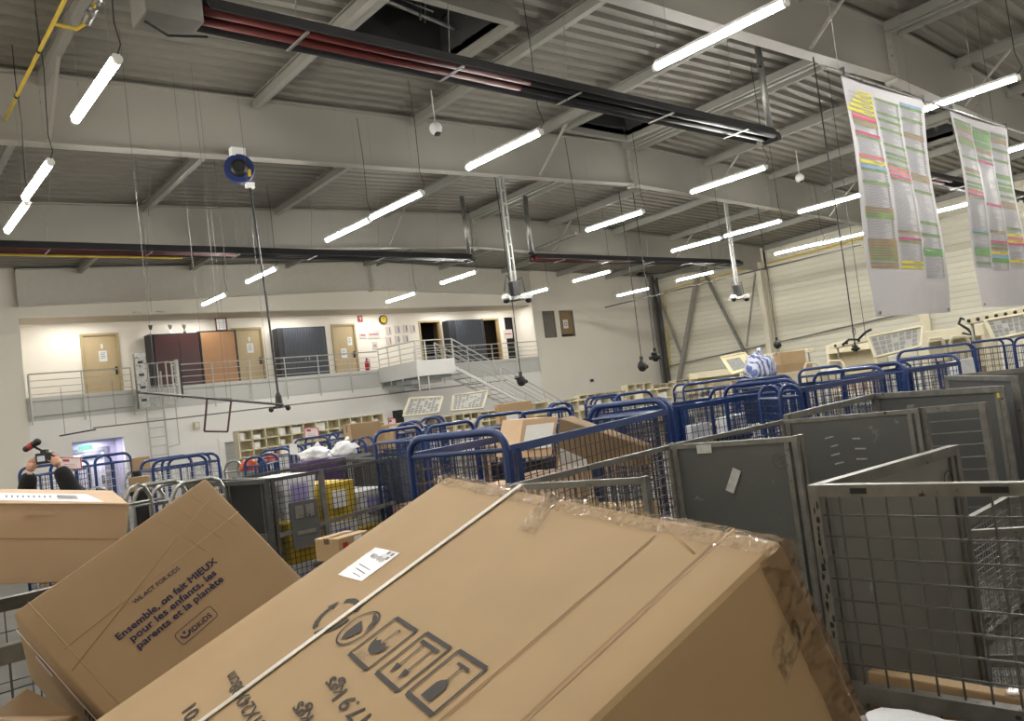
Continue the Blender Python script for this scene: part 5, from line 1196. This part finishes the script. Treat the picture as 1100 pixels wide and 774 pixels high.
# cream trays in front of desk with arches
for i, (u0, u1, v) in enumerate(((864, 879, 390), (888, 905, 388), (996, 1013, 364), (1020, 1040, 362))):
    D = 12.5 if i < 2 else 11; a, c = PD(u0, v, D), PD(u1, v-1, D); o = thing('cream_trolley', 'cream arched tray trolley, %s of four before the desks' % nms[i], 'trolley', flat((a+c)/2), 'cream arched trolleys'); og = o.location.copy()
    a, c = flat(a, a.z), flat(c, c.z); b = MB(); b.tube([flat(a, .1), a-V((0, 0, .06)), a.lerp(c, .15), a.lerp(c, .85), c-V((0, 0, .06)), flat(c, .1)], .022, 6); b.build('arch', cream_m, o, og, smooth=True)
    b = MB(); X = c-a; X.z = 0; b.frame_box(flat(a, a.z-.32), X, V((-X.y, X.x, 0)).normalized()*.3, V((0, 0, .2))); b.build('tray', cream_m, o, og)
    b = MB(); b.frame_box(flat(a, .05), X, V((-X.y, X.x, 0)).normalized()*.3, V((0, 0, .08))); b.build('base', dark_m, o, og)
# white sheets bundle in container
for i, (u, v, D, w_, h_, lb) in enumerate(((745, 463, 7.3, .2, .17, 'white paper bag low in the right blue container, left of two'), (783, 455, 7.6, .2, .18, 'white paper bag low in the right blue container, right of two'), (1032, 404, 9.6, .26, .3, 'tall bundle of white sheets in the tall right container'))):
    p = PD(u, v, D); o = thing('white_bag', lb, 'bag', (p.x, p.y, p.z-.1)); og = o.location.copy(); b = MB(); b.hexa([(og.x-w_/2, og.y-.08, og.z), (og.x+w_/2, og.y-.14, og.z), (og.x+w_/2, og.y+.05, og.z), (og.x-w_/2, og.y+.08, og.z), (og.x-w_/2*1.1, og.y-.07, og.z+h_), (og.x+w_/2, og.y-.12, og.z+h_*1.04), (og.x+w_/2, og.y+.0, og.z+h_), (og.x-w_/2*1.1, og.y+.06, og.z+h_*.96)])
    b.build('bag_body', plast_m, o, og, bevel=.012)
    b = MB(); b.box(og.x-.03, og.x+.03, og.y-.15, og.y-.145, og.z+h_*.3, og.z+h_*.6); b.build('bag_label', white_m, o, og)
    tallcrate('dark crate stack supporting the %s' % ['left white paper bag', 'right white paper bag', 'bundle of white sheets'][i], p, w_*1.1, .3, p.z-.105, dark_m)

# ------------------------------------------------------------------ foreground cartons
def Mx(R): return [V((R[0][i], R[1][i], R[2][i])) for i in range(3)]
# big carton: face coordinates (a toward camera, b to the left, c down into the box)
R1 = Mx([[-0.88738, 0.21091, 0.40997], [0.21274, 0.97622, -0.04172], [-0.40902, 0.05019, -0.91114]]); O1 = V((.872, .549, 1.889))
big = thing('cardboard_box', 'biggest carton in front, strapped and taped, with handling symbols', 'box', O1)
def F1(a, b, c=0): return O1+R1[0]*a+R1[1]*b+R1[2]*c
def rounded_box(F, L3, r, nseg, nz, seed, amp, name, m_, parent, org, nn=3):
    bm = bmesh.new(); bmesh.ops.create_cube(bm, size=1)
    for v in bm.verts: v.co = V(((v.co.x+.5)*L3[0], (v.co.y+.5)*L3[1], (v.co.z+.5)*L3[2]))
    bmesh.ops.bevel(bm, geom=list(bm.edges), offset=r, segments=3, affect='EDGES', profile=.55)
    bmesh.ops.triangulate(bm, faces=[f for f in bm.faces if len(f.verts) > 4])
    for k in range(3):
        for ax, L_ in enumerate(L3):
            pass
    cuts = 14
    for ax in range(3):
        n = max(3, int(L3[ax]/.06))
        for i in range(1, n):
            no = [0, 0, 0]; no[ax] = 1; co = [0, 0, 0]; co[ax] = L3[ax]*i/n
            bmesh.ops.bisect_plane(bm, geom=list(bm.verts)+list(bm.edges)+list(bm.faces), plane_co=co, plane_no=no)
    for v in bm.verts:
        p = v.co.copy(); d = noise.noise(p*3.2+V((seed, 0, 0)))*amp+noise.noise(p*9+V((0, seed, 0)))*amp*.35
        nv = v.normal; v.co = p+nv*d
    for v in bm.verts: v.co = F(*v.co)-V(org)
    bmesh.ops.recalc_face_normals(bm, faces=bm.faces)
    for e in bm.edges: e.smooth = len(e.link_faces) == 2 and e.calc_face_angle(0) < .2
    me = bpy.data.meshes.new(name); bm.to_mesh(me); bm.free()
    for p in me.polygons: p.use_smooth = True
    me.materials.append(m_); o = bpy.data.objects.new(name, me); COL.objects.link(o); o.parent = parent
    return o
rounded_box(F1, (1.02, 1.0, .46), .014, 3, 3, 2, .0012, 'box_body', card_m, big, O1)
def poly1(b, pts, off=-.0019, th=-.0008):
    P = [F1(a, c, off) for a, c in pts]; b.face(P)
def seg1(b, p, q, w, off=-.0019):
    (a0, b0), (a1, b1) = p, q; L_ = math.hypot(a1-a0, b1-b0); nx, ny = -(b1-b0)/L_*w/2, (a1-a0)/L_*w/2
    poly1(b, [(a0+nx, b0+ny), (a1+nx, b1+ny), (a1-nx, b1-ny), (a0-nx, b0-ny)], off)
# strap
b = MB(); b.frame_box(F1(-.008, .654, -.0042), R1[0]*1.035, R1[1]*.0135, R1[2]*.0015); b.build('strap', strap_m, big, O1)
b = MB(); b.frame_box(F1(-.009, .654, -.0042), R1[1]*.0135, R1[2]*.47, R1[0]*.0015); b.build('strap', strap_m, big, O1)
# creases of the flaps
b = MB()
for (p, q_) in (((.0, .083), (1.0, .07)), ((.045, .2), (1.0, .2)), ((.02, .205), (.06, .1))): b.tube([F1(*p, .0012), F1(*q_, .0012)], .0028, 8)
b.build('flap_crease', card_m, big, O1, smooth=True)
b = MB()
for (p, q_) in (((.0, .088), (1.0, .075)), ((.045, .195), (1.0, .195))): seg1(b, p, q_, .0025, -.0019)
b.build('flap_seam', card_s, big, O1)
# printed symbols.  local icon frame: up = +a (toward camera/lower left), right = +b (up left) so it reads upside down from here
b = MB()
def frame_icon(a0, a1, b0, b1):
    t0 = .0075; t1 = .0045
    for (p, q_, w) in (((a0, b0), (a0, b1), t0), ((a1, b0), (a1, b1), t0), ((a0, b0), (a1, b0), t1), ((a0, b1), (a1, b1), t1)): seg1(b, p, q_, w)
frame_icon(.349, .437, .435, .521)   # umbrella
frame_icon(.343, .431, .323, .409)   # arrows
frame_icon(.339, .425, .218, .303)   # glass
# umbrella: canopy dome toward +a
cx = .478
dome = [(.405+.024*math.sin(math.pi*t), .478+.03*math.cos(math.pi*t)) for t in [i/12 for i in range(13)]]
dome = [(.390, .507), (.395, .496), (.389, .487), (.395, .478), (.389, .469), (.395, .460)][:1]+[((.393+.024*math.sin(math.pi*i/12)), .478+.027*math.cos(math.pi*i/12)) for i in range(1, 12)]+[(.390, .449), (.396, .458), (.390, .468), (.396, .478), (.390, .488), (.396, .498)]
poly1(b, dome)
seg1(b, (.393, .478), (.366, .478), .0022); seg1(b, (.366, .478), (.362, .474), .0022); seg1(b, (.362, .474), (.366, .468), .0022)
for i in range(6):
    for j in range(2): seg1(b, (.424+j*.006-.003*(i % 2), .505-i*.006-j*.002), (.427+j*.006-.003*(i % 2), .503-i*.006-j*.002), .0014)
# arrows
seg1(b, (.357, .398), (.357, .337), .007)
for bb in (.383, .352):
    seg1(b, (.36, bb), (.405, bb), .0028); poly1(b, [(.402, bb+.009), (.402, bb-.009), (.420, bb)])
# glass: base at small a, bowl at large a
seg1(b, (.354, .277), (.354, .243), .005); seg1(b, (.354, .26), (.385, .26), .0028)
poly1(b, [(.380, .262), (.385, .27), (.391, .2745), (.416, .2745), (.416, .2455), (.391, .2455), (.385, .25), (.380, .258)])
# green dot: ring and two arrows
for i in range(28):
    a_, c_ = 2*math.pi*i/28, 2*math.pi*(i+1)/28
    f_ = lambda t, r: (.398+r*math.cos(t), .583+r*math.sin(t))
    poly1(b, [f_(a_, .041), f_(c_, .041), f_(c_, .0375), f_(a_, .0375)])
poly1(b, [(.385, .598), (.395, .6), (.415, .6), (.43, .588), (.422, .575), (.408, .568), (.402, .56), (.394, .572), (.39, .585)])
poly1(b, [(.362, .59), (.366, .566), (.378, .556), (.392, .553), (.398, .55), (.386, .562), (.376, .568), (.37, .582)])
# recycling arrows
import math as _m
for k in range(3):
    t0_ = k*2*_m.pi/3+.3; pts = []
    for s_ in range(5): t = t0_+s_*.34; pts.append((.405+.040*_m.cos(t), .688+.048*_m.sin(t)))
    for s_ in range(4): seg1(b, pts[s_], pts[s_+1], .011)
    p, q_ = pts[-1], pts[-2]; d = (p[0]-q_[0], p[1]-q_[1]); l = _m.hypot(*d); d = (d[0]/l, d[1]/l)
    poly1(b, [(p[0]-d[1]*.014, p[1]+d[0]*.014), (p[0]+d[1]*.014, p[1]-d[0]*.014), (p[0]+d[0]*.02, p[1]+d[1]*.02)])
b.build('handling_symbols', ink, big, O1)
Xt, Yt = R1[1], R1[0]
def big_text(s, a, b_, h, w=None, bold=.012, align='LEFT'):
    # baseline at a (large a is the letter top direction), starts at b_ and runs to larger b
    text(s, F1(a, b_, -.002), R1[1], R1[0], ink, big, width=w, size=h, bold=0, org=O1, ext=-.0001, heavy=.0004)
big_text('17.9 kgs', .475, .318, .036, .172)
big_text(':', .485, .295, .03)
big_text('G.W', .475, .2, .036, .075)
big_text('16.2 kgs', .53, .318, .036, .172)
big_text('81X24X38cm', .585, .50, .032, .265)
big_text('01', .66, .70, .036, .05)
# shipping label on big carton
b = MB(); P4 = [F1(.342, .866, -.0019), F1(.327, .754, -.0019), F1(.239, .756, -.0019), F1(.251, .868, -.0019)]; b.face(P4); lb_ = b.build('shipping_label', mat('glossy_label', (214, 214, 216), .25, var=.05, bump=.5, bscale=14), big, O1)
b = MB()
for k in range(9): seg1(b, (.262+.002*(k % 3), .775+k*.008), (.262+.012+.002*(k % 2), .775+k*.008), .003, -.0025)
for k in range(3): seg1(b, (.3+k*.011, .775), (.3+k*.011, .84-.01*k), .0022, -.0025)
for (a_, c_) in ((.25, .765), (.25, .785), (.262, .765)): seg1(b, (a_, c_), (a_, c_+.012), .008, -.0025)
b.build('label_print', mat('grey_print', (120, 120, 128), .7), big, O1)
# transparent tape: wrinkled band along the far edge and corner
def tape_band(pts_fn, nu, nv, amp, seed, name, m_):
    bm_ = MB(); g = []
    for i in range(nu+1):
        row = []
        for j in range(nv+1):
            p, n = pts_fn(i/nu, j/nv); k = noise.noise(V((i*.33, j*.9, seed)))*amp+noise.noise(V((i*1.1, j*.5, seed+5)))*amp*.9
            row.append(p+n*(.0022+amp*.6+k))
        g.append(row)
    for i in range(nu):
        for j in range(nv): bm_.face([g[i][j], g[i+1][j], g[i+1][j+1], g[i][j+1]])
    o = bm_.build(name, m_, big, O1, smooth=True)
    bm2 = bmesh.new(); bm2.from_mesh(o.data); bmesh.ops.remove_doubles(bm2, verts=bm2.verts, dist=1e-6); bm2.to_mesh(o.data); bm2.free()
    for p in o.data.polygons: p.use_smooth = True
    return o
def edge_fn(s, t):   # wraps over the far edge: t 0 top face .. 1 far face; s along b from -0.01 to 1
    b_ = -.012+s*1.024; w = t*.085-.04+.004*math.sin(s*40)*abs(t-.5)
    if w < 0: return F1(-w, b_, 0), -R1[2]
    return F1(0, b_, w), -R1[0]
tape_band(edge_fn, 140, 8, .004, 1, 'edge_tape', tape_m)
def corner_fn(s, t):
    c_ = s*.46; w = t*.10-.05
    if w < 0: return F1(-w, 0, c_), -R1[1]
    return F1(0, w, c_), -R1[0]
tape_band(corner_fn, 46, 8, .0018, 4, 'corner_tape', tape_b)
def patch_fn(s, t): return F1(-.01+s*.115, .56-t*.055-s*.06+.0, 0), -R1[2]
tape_band(patch_fn, 16, 8, .0015, 9, 'tape_patch', tape_m)
def side_fn(s, t): return F1(.05+s*.16, 0, .24+t*.07), -R1[1]
tape_band(side_fn, 10, 6, .002, 12, 'tape_patch', tape_b)
def side2_fn(s, t): return F1(.0+s*.09, 0, .05+t*.05+s*.05), -R1[1]
tape_band(side2_fn, 10, 6, .0015, 15, 'tape_patch', tape_m)

# slogan carton
R2 = Mx([[-0.89531, 0.41362, -0.16536], [-0.06738, -0.49269, -0.86759], [-0.44032, -0.76562, 0.46898]]); O2 = V((.772, 2.199, 1.985))
def F2(a, b, c=0): return O2+R2[0]*a+R2[1]*b-R2[2]*c
slog = thing('cardboard_box', 'brown carton tilted at left with navy French slogan print', 'box', O2)
rounded_box(F2, (.525, .42, .56), .008, 3, 3, 7, .001, 'box_body', card_d, slog, O2)
X2, Y2 = -R2[0], -R2[1]
def st(s, a0, a1, b_, bold=.02, size=None, heavy=.0007):
    text(s, F2(a0, b_, -.0016), X2, Y2, ink2, slog, width=abs(a0-a1), size=size or .02, bold=bold*0, org=O2, ext=.0002, heavy=heavy)
st('WE ACT FOR KIDS', .332, .204, .1575, .012, .015, .0002)
st('Ensemble, on fait MIEUX', .407, .128, .203, .016, .0235)
st('pour les enfants, les', .388, .149, .226, .016, .0235)
st('parents et la planète', .388, .147, .2495, .016, .0235)
st('iDKiDS', .281, .224, .301, .012, .018, .0003)
b = MB()
def ln2(b, P, w, closed=True):
    n = len(P)
    for i in range(n if closed else n-1):
        (a0, b0), (a1, b1) = P[i], P[(i+1) % n]; L_ = math.hypot(a1-a0, b1-b0); nx, ny = -(b1-b0)/L_*w/2, (a1-a0)/L_*w/2
        b.face([F2(a0+nx, b0+ny, -.0016), F2(a1+nx, b1+ny, -.0016), F2(a1-nx, b1-ny, -.0016), F2(a0-nx, b0-ny, -.0016)])
R_ = []; ra, a0_, a1_, b0_, b1_ = .008, .212, .316, .276, .309
for (ca, cb, st_) in ((a1_-ra, b1_-ra, 0), (a0_+ra, b1_-ra, 1), (a0_+ra, b0_+ra, 2), (a1_-ra, b0_+ra, 3)):
    for k in range(5): t = (st_+k/4)*math.pi/2; R_.append((ca+ra*math.cos(t), cb+ra*math.sin(t)))
ln2(b, R_, .0016)
ln2(b, [(.295+.0115*math.cos(t), .289+.011*math.sin(t)) for t in [math.pi*k/8 for k in range(9)]], .0045, False)
b.face([F2(.295+.0035*math.cos(k*.8), .287+.0035*math.sin(k*.8), -.0016) for k in range(8)])
b.build('logo', ink2, slog, O2)
b = MB(); b.tube([F2(.515, .19, .0), F2(.2, .10, .0), F2(0, .045, .0)], .0012, 6); b.tube([F2(.49, .0, .001), F2(.49, .42, .001)], .0022, 6); b.tube([F2(.5, .14, .001), F2(.3, .135, .001), F2(.0, .13, .001)], .0017, 6)
for k in range(3): b.tube([F2(.06+k*.05, .02, 0), F2(.03+k*.05, .16, 0)], .0009, 5)
b.build('flap_crease', card_d, slog, O2, smooth=True)
b = MB(); b.frame_box(F2(.527, .0, .115), R2[1]*.42, -R2[2]*.004, R2[0]*.0015); b.build('side_tape_edge', white_m, slog, O2)
b = MB(); b.frame_box(F2(.528, .07, .15), R2[1]*.06, -R2[2]*.03, R2[0]*.001); b.build('side_sticker', mat('pink_sticker', (190, 170, 180), .5), slog, O2)
b = MB()
for k in range(7): b.frame_box(F2(.5285, .25+k*.014, .13+.01*(k % 2)), R2[1]*.007, -R2[2]*(.05-.006*(k % 3)), R2[0]*.0008)
b.build('side_print', mat('black_print', (36, 32, 30), .7), slog, O2)
b = MB(); b.frame_box(F2(.528, .19, .118), R2[1]*.06, -R2[2]*.022, R2[0]*.001); b.build('side_tape_patch', card_l, slog, O2)

# pale carton behind at left
R3 = Mx([[-0.9729, 0.1588, -0.168], [0.1475, 0.986, 0.0781], [0.178, 0.0512, -0.9827]]); O3 = V((.861, 3.282, 1.875))
def F3(a, b, c=0): return O3+R3[0]*a+R3[1]*b+R3[2]*c
ob = thing('cardboard_box', 'wide pale carton at the left edge with a long shipping label on top', 'box', O3)
rounded_box(F3, (.95, .6, .28), .006, 3, 3, 11, .001, 'box_body', card_l, ob, O3)
b = MB(); b.face([F3(.08, .06, -.0016), F3(.68, .14, -.0016), F3(.70, .42, -.0016), F3(.12, .38, -.0016)]); b.build('shipping_label', white_m, ob, O3)
b = MB()
for (a_, c_, n_) in ((.16, .16, 9), (.42, .14, 7), (.58, .18, 5)):
    for k in range(n_): b.face([F3(a_+.0, c_+k*.02, -.0022), F3(a_+.07, c_+k*.02, -.0022), F3(a_+.07, c_+k*.02+.009, -.0022), F3(a_, c_+k*.02+.009, -.0022)])
for k in range(9): b.face([F3(.25+k*.018, .2, -.0022), F3(.257+k*.018, .2, -.0022), F3(.257+k*.018, .3, -.0022), F3(.25+k*.018, .3, -.0022)])
b.build('label_print', mat('grey_print', (120, 120, 128), .7), ob, O3)
text('550', F3(.86, .2, -.0018), -R3[0], R3[1], ink, ob, width=.13, size=.11, org=O3, bold=.01)
b = MB(); pts = [F3(.42, -.0015, .01), F3(.46, -.0015, .09), F3(.52, -.0015, .17), F3(.54, -.0015, .27)]; b.tube(pts, .003, 6); b.tube([F3(0, -.001, .13), F3(.45, -.001, .12)], .0015, 5); b.build('flap_seam', card_s, ob, O3)
b = MB(); b.frame_box(F3(.24, -.006, .022), R3[0]*.09, R3[1]*.005, R3[2]*.018); b.build('flap_tab', card_l, ob, O3)
b = MB(); b.tube([F3(0, -.002, .0), F3(.95, -.002, .0)], .004, 6); b.build('front_edge_tape', card_l, ob, O3)  # thin raised strip in the carton's own colour along its top front edge

# small carton lower left corner
P8 = [PD(-30, 860, 1.75), PD(50, 860, 1.62), PD(150, 900, 1.8), PD(60, 880, 2.0), PD(-14, 770, 1.75), PD(26, 776, 1.6), PD(84, 768, 1.8), PD(28, 738, 1.95)]
hexbox('cardboard_box', 'small brown carton in the bottom left corner under the slogan carton', 'box', P8, card_d, .004)
# left edge trolley rails behind slogan carton
rl = [(-.15, 3.05), (.62, 2.95), (.75, 3.9), (-.05, 3.95)]
GE = grey_cage('grey low cage at the left edge carrying the wide pale carton', [(-.3, 2.85), (.70, 3.0), (.75, 3.95), (-.25, 3.9)], 1.53, 'wwww', ph=.08, pv=.1, wr=.002, rw=.05, mid=1.3)
p = PD(8, 700, 2.6); bag('sack', 'white plastic sack at the left edge beneath the pale carton', V((.1, 3.3, .95)), .3, (1, .8, .5), plast_m, 21)
tallcrate('grey crate stack inside the left edge low cage', (.1, 3.35), .6, .5, .94, mat('grey_crate', (120, 122, 124), .6))

# supporting cage and cartons below the foreground boxes
sup = [(.12, .72), (1.05, .55), (1.35, 2.55), (.35, 2.65)]
GS = grey_cage('low grey cage under the big carton, hidden by it', [(.05, .75), (1.0, .6), (1.45, 1.72), (.35, 1.8)], 1.05, 'wwww', ph=.1, pv=.1, rw=.035)
carton('plain carton carrying the near end of the big one', (.62, 1.15), (.6, .7, .83), .21, .2, card_m)
GT = grey_cage('low grey cage under the slogan carton', [(.3, 1.95), (1.1, 1.9), (1.15, 2.7), (.35, 2.72)], .9, 'wwww', ph=.1, pv=.1, rw=.035)
carton('plain carton carrying the slogan carton', (.72, 2.3), (.6, .6, .8), .21, .0, card_m)

# contents of the right front cage: flat cartons, labels, bag
o = hexbox('cardboard_box', 'folded brown carton standing against the front mesh of the nearest cage', 'box', [V((2.50, .68, .80)), V((2.56, .68, .80)), V((2.50, 1.31, .80)), V((2.45, 1.31, .80)), V((2.53, .68, 1.07)), V((2.59, .68, 1.07)), V((2.50, 1.31, 1.10)), V((2.45, 1.31, 1.10))], card_m)
b = MB(); b.box(2.49, 2.56, .9, .93, 1.089, 1.093); b.build('tape', tape_b, o, V(o.location))
o = carton('lower brown carton with barcode labels in the nearest wire cage', (2.83, .96), (.6, .6, .56), .22, .0, card_d)
b = MB(); b.box(-.3015, -.3, -.13, .05, .34, .5); b.box(-.3015, -.3, .15, .25, .32, .54); b.build('barcode_label', mat('silver_label', (176, 176, 176), .5), o)
b = MB()
for k in range(8): b.box(-.3025, -.3015, -.12, -.07, .36+k*.016, .368+k*.016)
for k in range(8): b.box(-.3025, -.3015, -.03, .03, .36+k*.016, .366+k*.016)
b.build('barcode', mat('black_print', (36, 32, 30), .7), o)
p = PD(1000, 772, 2.0); bag('sack', 'white plastic bag squeezed between big carton and nearest wire cage', V((p.x, p.y, p.z-.16)), .22, (1.0, 1.2, .38), plast_m, 31, neck=False)
tallcrate('dark crate stack under the white plastic bag', p, .26, .3, p.z-.165, dark_m)

# ------------------------------------------------------------------ photographer (arms up, camera overhead)
def skin_mesh(name, joints, edges, m_, parent, org, sub=2, root=0):
    me = bpy.data.meshes.new(name); me.from_pydata([tuple(V(j[0])-V(org)) for j in joints], edges, [])
    o = bpy.data.objects.new(name, me); COL.objects.link(o)
    o.modifiers.new('s', 'SKIN'); 
    for i, j in enumerate(joints):
        r = j[1]; me.skin_vertices[0].data[i].radius = (r, r) if not isinstance(r, tuple) else r
    me.skin_vertices[0].data[root].use_root = True
    ss = o.modifiers.new('d', 'SUBSURF'); ss.levels = sub; ss.render_levels = sub
    dg = bpy.context.evaluated_depsgraph_get(); dg.update(); m2 = bpy.data.meshes.new_from_object(o.evaluated_get(dg))
    o.modifiers.clear(); o.data = m2; m2.materials.clear(); m2.materials.append(m_)
    for p in m2.polygons: p.use_smooth = True
    o.parent = parent; return o
DP = 6.6
hl = PD(38, 500, DP); hr = PD(57, 493, DP-.02)
base = (PD(50, 510, DP)); base = V((base.x, base.y, 0))
right = V((RT.x, RT.y, 0)).normalized(); away = V((-right.y, right.x, 0)); upv = V((0, 0, 1))
per = thing('person', 'person in black jacket holding a camera high above the pale carton', 'person', base)
pb = base+away*.38
def Pp(r_, f_, z_): return pb+right*r_+away*f_+upv*z_
wl = PD(32, 507, DP); wr = PD(63, 500, DP)
el = PD(22, 545, DP)+away*.05; er = PD(84, 548, DP)+away*.05
sl, sr = Pp(-.19, 0, 1.42), Pp(.19, 0, 1.42)
jn = [(Pp(0, 0, .95), .15), (Pp(0, 0, 1.15), .14), (Pp(0, .0, 1.33), .16), (Pp(0, 0, 1.46), .09), (Pp(0, 0, 1.52), .055), (Pp(0, -.02, 1.58), .065), (Pp(0, -.03, 1.66), .088), (Pp(0, -.02, 1.74), .06),
      (sl, .08), (el, .06), (wl, .042), (sr, .08), (er, .06), (wr, .042), (Pp(-.1, 0, .88), .1), (Pp(-.11, 0, .48), .07), (Pp(-.12, 0, .09), .045), (Pp(-.12, -.14, .04), .04), (Pp(.1, 0, .88), .1), (Pp(.11, 0, .48), .07), (Pp(.12, 0, .09), .045), (Pp(.12, -.14, .04), .04)]
ed = [(0, 1), (1, 2), (2, 3), (3, 4), (4, 5), (5, 6), (6, 7), (2, 8), (8, 9), (9, 10), (2, 11), (11, 12), (12, 13), (0, 14), (14, 15), (15, 16), (16, 17), (0, 18), (18, 19), (19, 20), (20, 21)]
skin_mesh('body', jn, ed, skin, per, base)
# jacket: torso and sleeves a touch thicker
jj = [(Pp(0, 0, .86), .17), (Pp(0, 0, 1.15), .165), (Pp(0, 0, 1.33), .18), (Pp(0, 0, 1.45), .11), (sl, .10), (el, .085), (wl, .066), (sr, .10), (er, .09), (wr, .068)]
skin_mesh('jacket', jj, [(0, 1), (1, 2), (2, 3), (2, 4), (4, 5), (5, 6), (2, 7), (7, 8), (8, 9)], cloth, per, base)
tr = [(Pp(0, 0, .93), .16), (Pp(-.1, 0, .86), .12), (Pp(-.11, 0, .48), .09), (Pp(-.12, 0, .1), .07), (Pp(.1, 0, .86), .12), (Pp(.11, 0, .48), .09), (Pp(.12, 0, .1), .07)]
skin_mesh('trousers', tr, [(0, 1), (1, 2), (2, 3), (0, 4), (4, 5), (5, 6)], jean, per, base)
b = MB(); b.ball(Pp(0, .01, 1.70), .105, 14, 10, (1, 1, 1.05)); b.build('hair', mat('dark_hair', (38, 28, 22), .8), per, base, smooth=True)
b = MB(); hc_ = Pp(0, -.12, 1.66); b.ball(hc_, .015, 8, 6, (1, 1, 1.4)); [b.ball(Pp(s*.095, -.03, 1.65), .022, 8, 6, (.5, 1, 1.4)) for s in (-1, 1)]; b.build('nose_and_ears', skin, per, base, smooth=True)
b = MB(); [b.ball(Pp(s*.032, -.112, 1.675), .011, 8, 6) for s in (-1, 1)]; b.build('eyes', dark_m, per, base, smooth=True)
def hand(w, grip, side, toward):
    """palm from wrist w to knuckles grip; fingers curl toward the camera body"""
    d = (grip-w).normalized(); L_ = .085; palm_end = w+d*L_; lat = right*side; vw = -away
    js = [(w, .034), (w+d*.05, .04), (palm_end, .034)]; es = [(0, 1), (1, 2)]
    skin_mesh('hand', js, es, skin, per, base)
    for k in range(4):
        off = (k-1.5)*.022; ln = [.075, .085, .08, .062][k]
        r0 = w+d*(L_-.015)+right*off; r1 = r0+d*ln*.45+toward*.012; r2 = r1+d*ln*.25+toward*ln*.4; r3 = r2+toward*ln*.3-d*.006
        skin_mesh('finger', [(r0, .0105), (r1, .0105), (r2, .009), (r3, .008)], [(0, 1), (1, 2), (2, 3)], skin, per, base, 1)
    r0 = w+d*.035+lat*.028; r1 = r0+d*.03+lat*.03; r2 = r1+d*.03+lat*.008+toward*.01
    skin_mesh('thumb', [(r0, .014), (r1, .012), (r2, .0095)], [(0, 1), (1, 2)], skin, per, base, 1)
camc = PD(47, 490, DP)
hand(wl, PD(36, 490, DP), 1, (right*.4+away*.6).normalized())
hand(wr, PD(56, 488, DP), -1, (-right*.5+away*.5).normalized())
camo = thing('photo_camera', 'black camera with a red-banded microphone held up in both hands', 'camera', camc); og = camo.location.copy()
cb = PD(47, 492, DP)+away*.02
def FB(b, c, sx, sy, sz): b.frame_box(c-right*sx/2-away*sy/2-upv*sz/2, right*sx, away*sy, upv*sz)
b = MB(); FB(b, cb, .13, .06, .09); FB(b, cb+upv*.055, .05, .05, .035); b.build('camera_body', dark_m, camo, og, bevel=.008)
b = MB(); b.tube([cb+away*.03, cb+away*.14], .035, 14); b.build('lens', dark_m, camo, og, smooth=False)
b = MB(); FB(b, cb-away*.034+right*(-.015), .06, .004, .045); b.build('rear_screen', mat('lit_screen_grey', (190, 196, 214), .2), camo, og)
b = MB(); p0 = PD(28, 482, DP); p1 = PD(40, 474.5, DP); b.tube([p0, p1], .026, 12); b.ball(p1, .03, 10, 8); b.ball(p0, .026, 10, 8); b.tube([(p0+p1)/2, cb+upv*.05], .01, 6); b.build('microphone', dark_m, camo, og, smooth=True)
b = MB(); b.tube([p0.lerp(p1, .25), p0.lerp(p1, .6)], .0275, 12); b.build('red_band', red_m, camo, og)
b = MB(); b.tube([PD(52, 486, DP), PD(62, 492, DP)], .008, 6); b.build('cold_arm', dark_m, camo, og)

# ------------------------------------------------------------------ light, world, view
wd = bpy.data.worlds.new('world'); S.world = wd; wd.use_nodes = True
wd.node_tree.nodes['Background'].inputs[0].default_value = (.5, .55, .62, 1); wd.node_tree.nodes['Background'].inputs[1].default_value = .25
def lamp(x, y, z, e, size=.12, col=(1, .95, .86), L_=1.0, label=None):
    l = bpy.data.lights.new('gallery_lamp', 'AREA'); l.energy = e; l.shape = 'RECTANGLE'; l.size = size; l.size_y = L_; l.color = col
    o = bpy.data.objects.new('gallery_lamp', l); COL.objects.link(o); o.location = (x, y, z); return o
for x in (6, 9.5, 13, 16.5, 20, 23): lamp(x, 26.75, 6.0, 18, 1.6, L_=.4, col=(1, .97, .92))
lamp(6.15, 26.6, 2.3, 16, .3, (.86, .84, 1), .3)
lamp(22.8, 28.4, 6.0, 14, .3, (1, .8, .55), .3)
S.view_settings.view_transform = 'Standard'; S.view_settings.look = 'None'; S.view_settings.gamma = 1; S.view_settings.exposure = .9
try: S.view_settings.use_curve_mapping = False
except Exception: pass
S.cycles.use_denoising = True; S.cycles.max_bounces = 8; S.cycles.diffuse_bounces = 5; S.cycles.transparent_max_bounces = 16
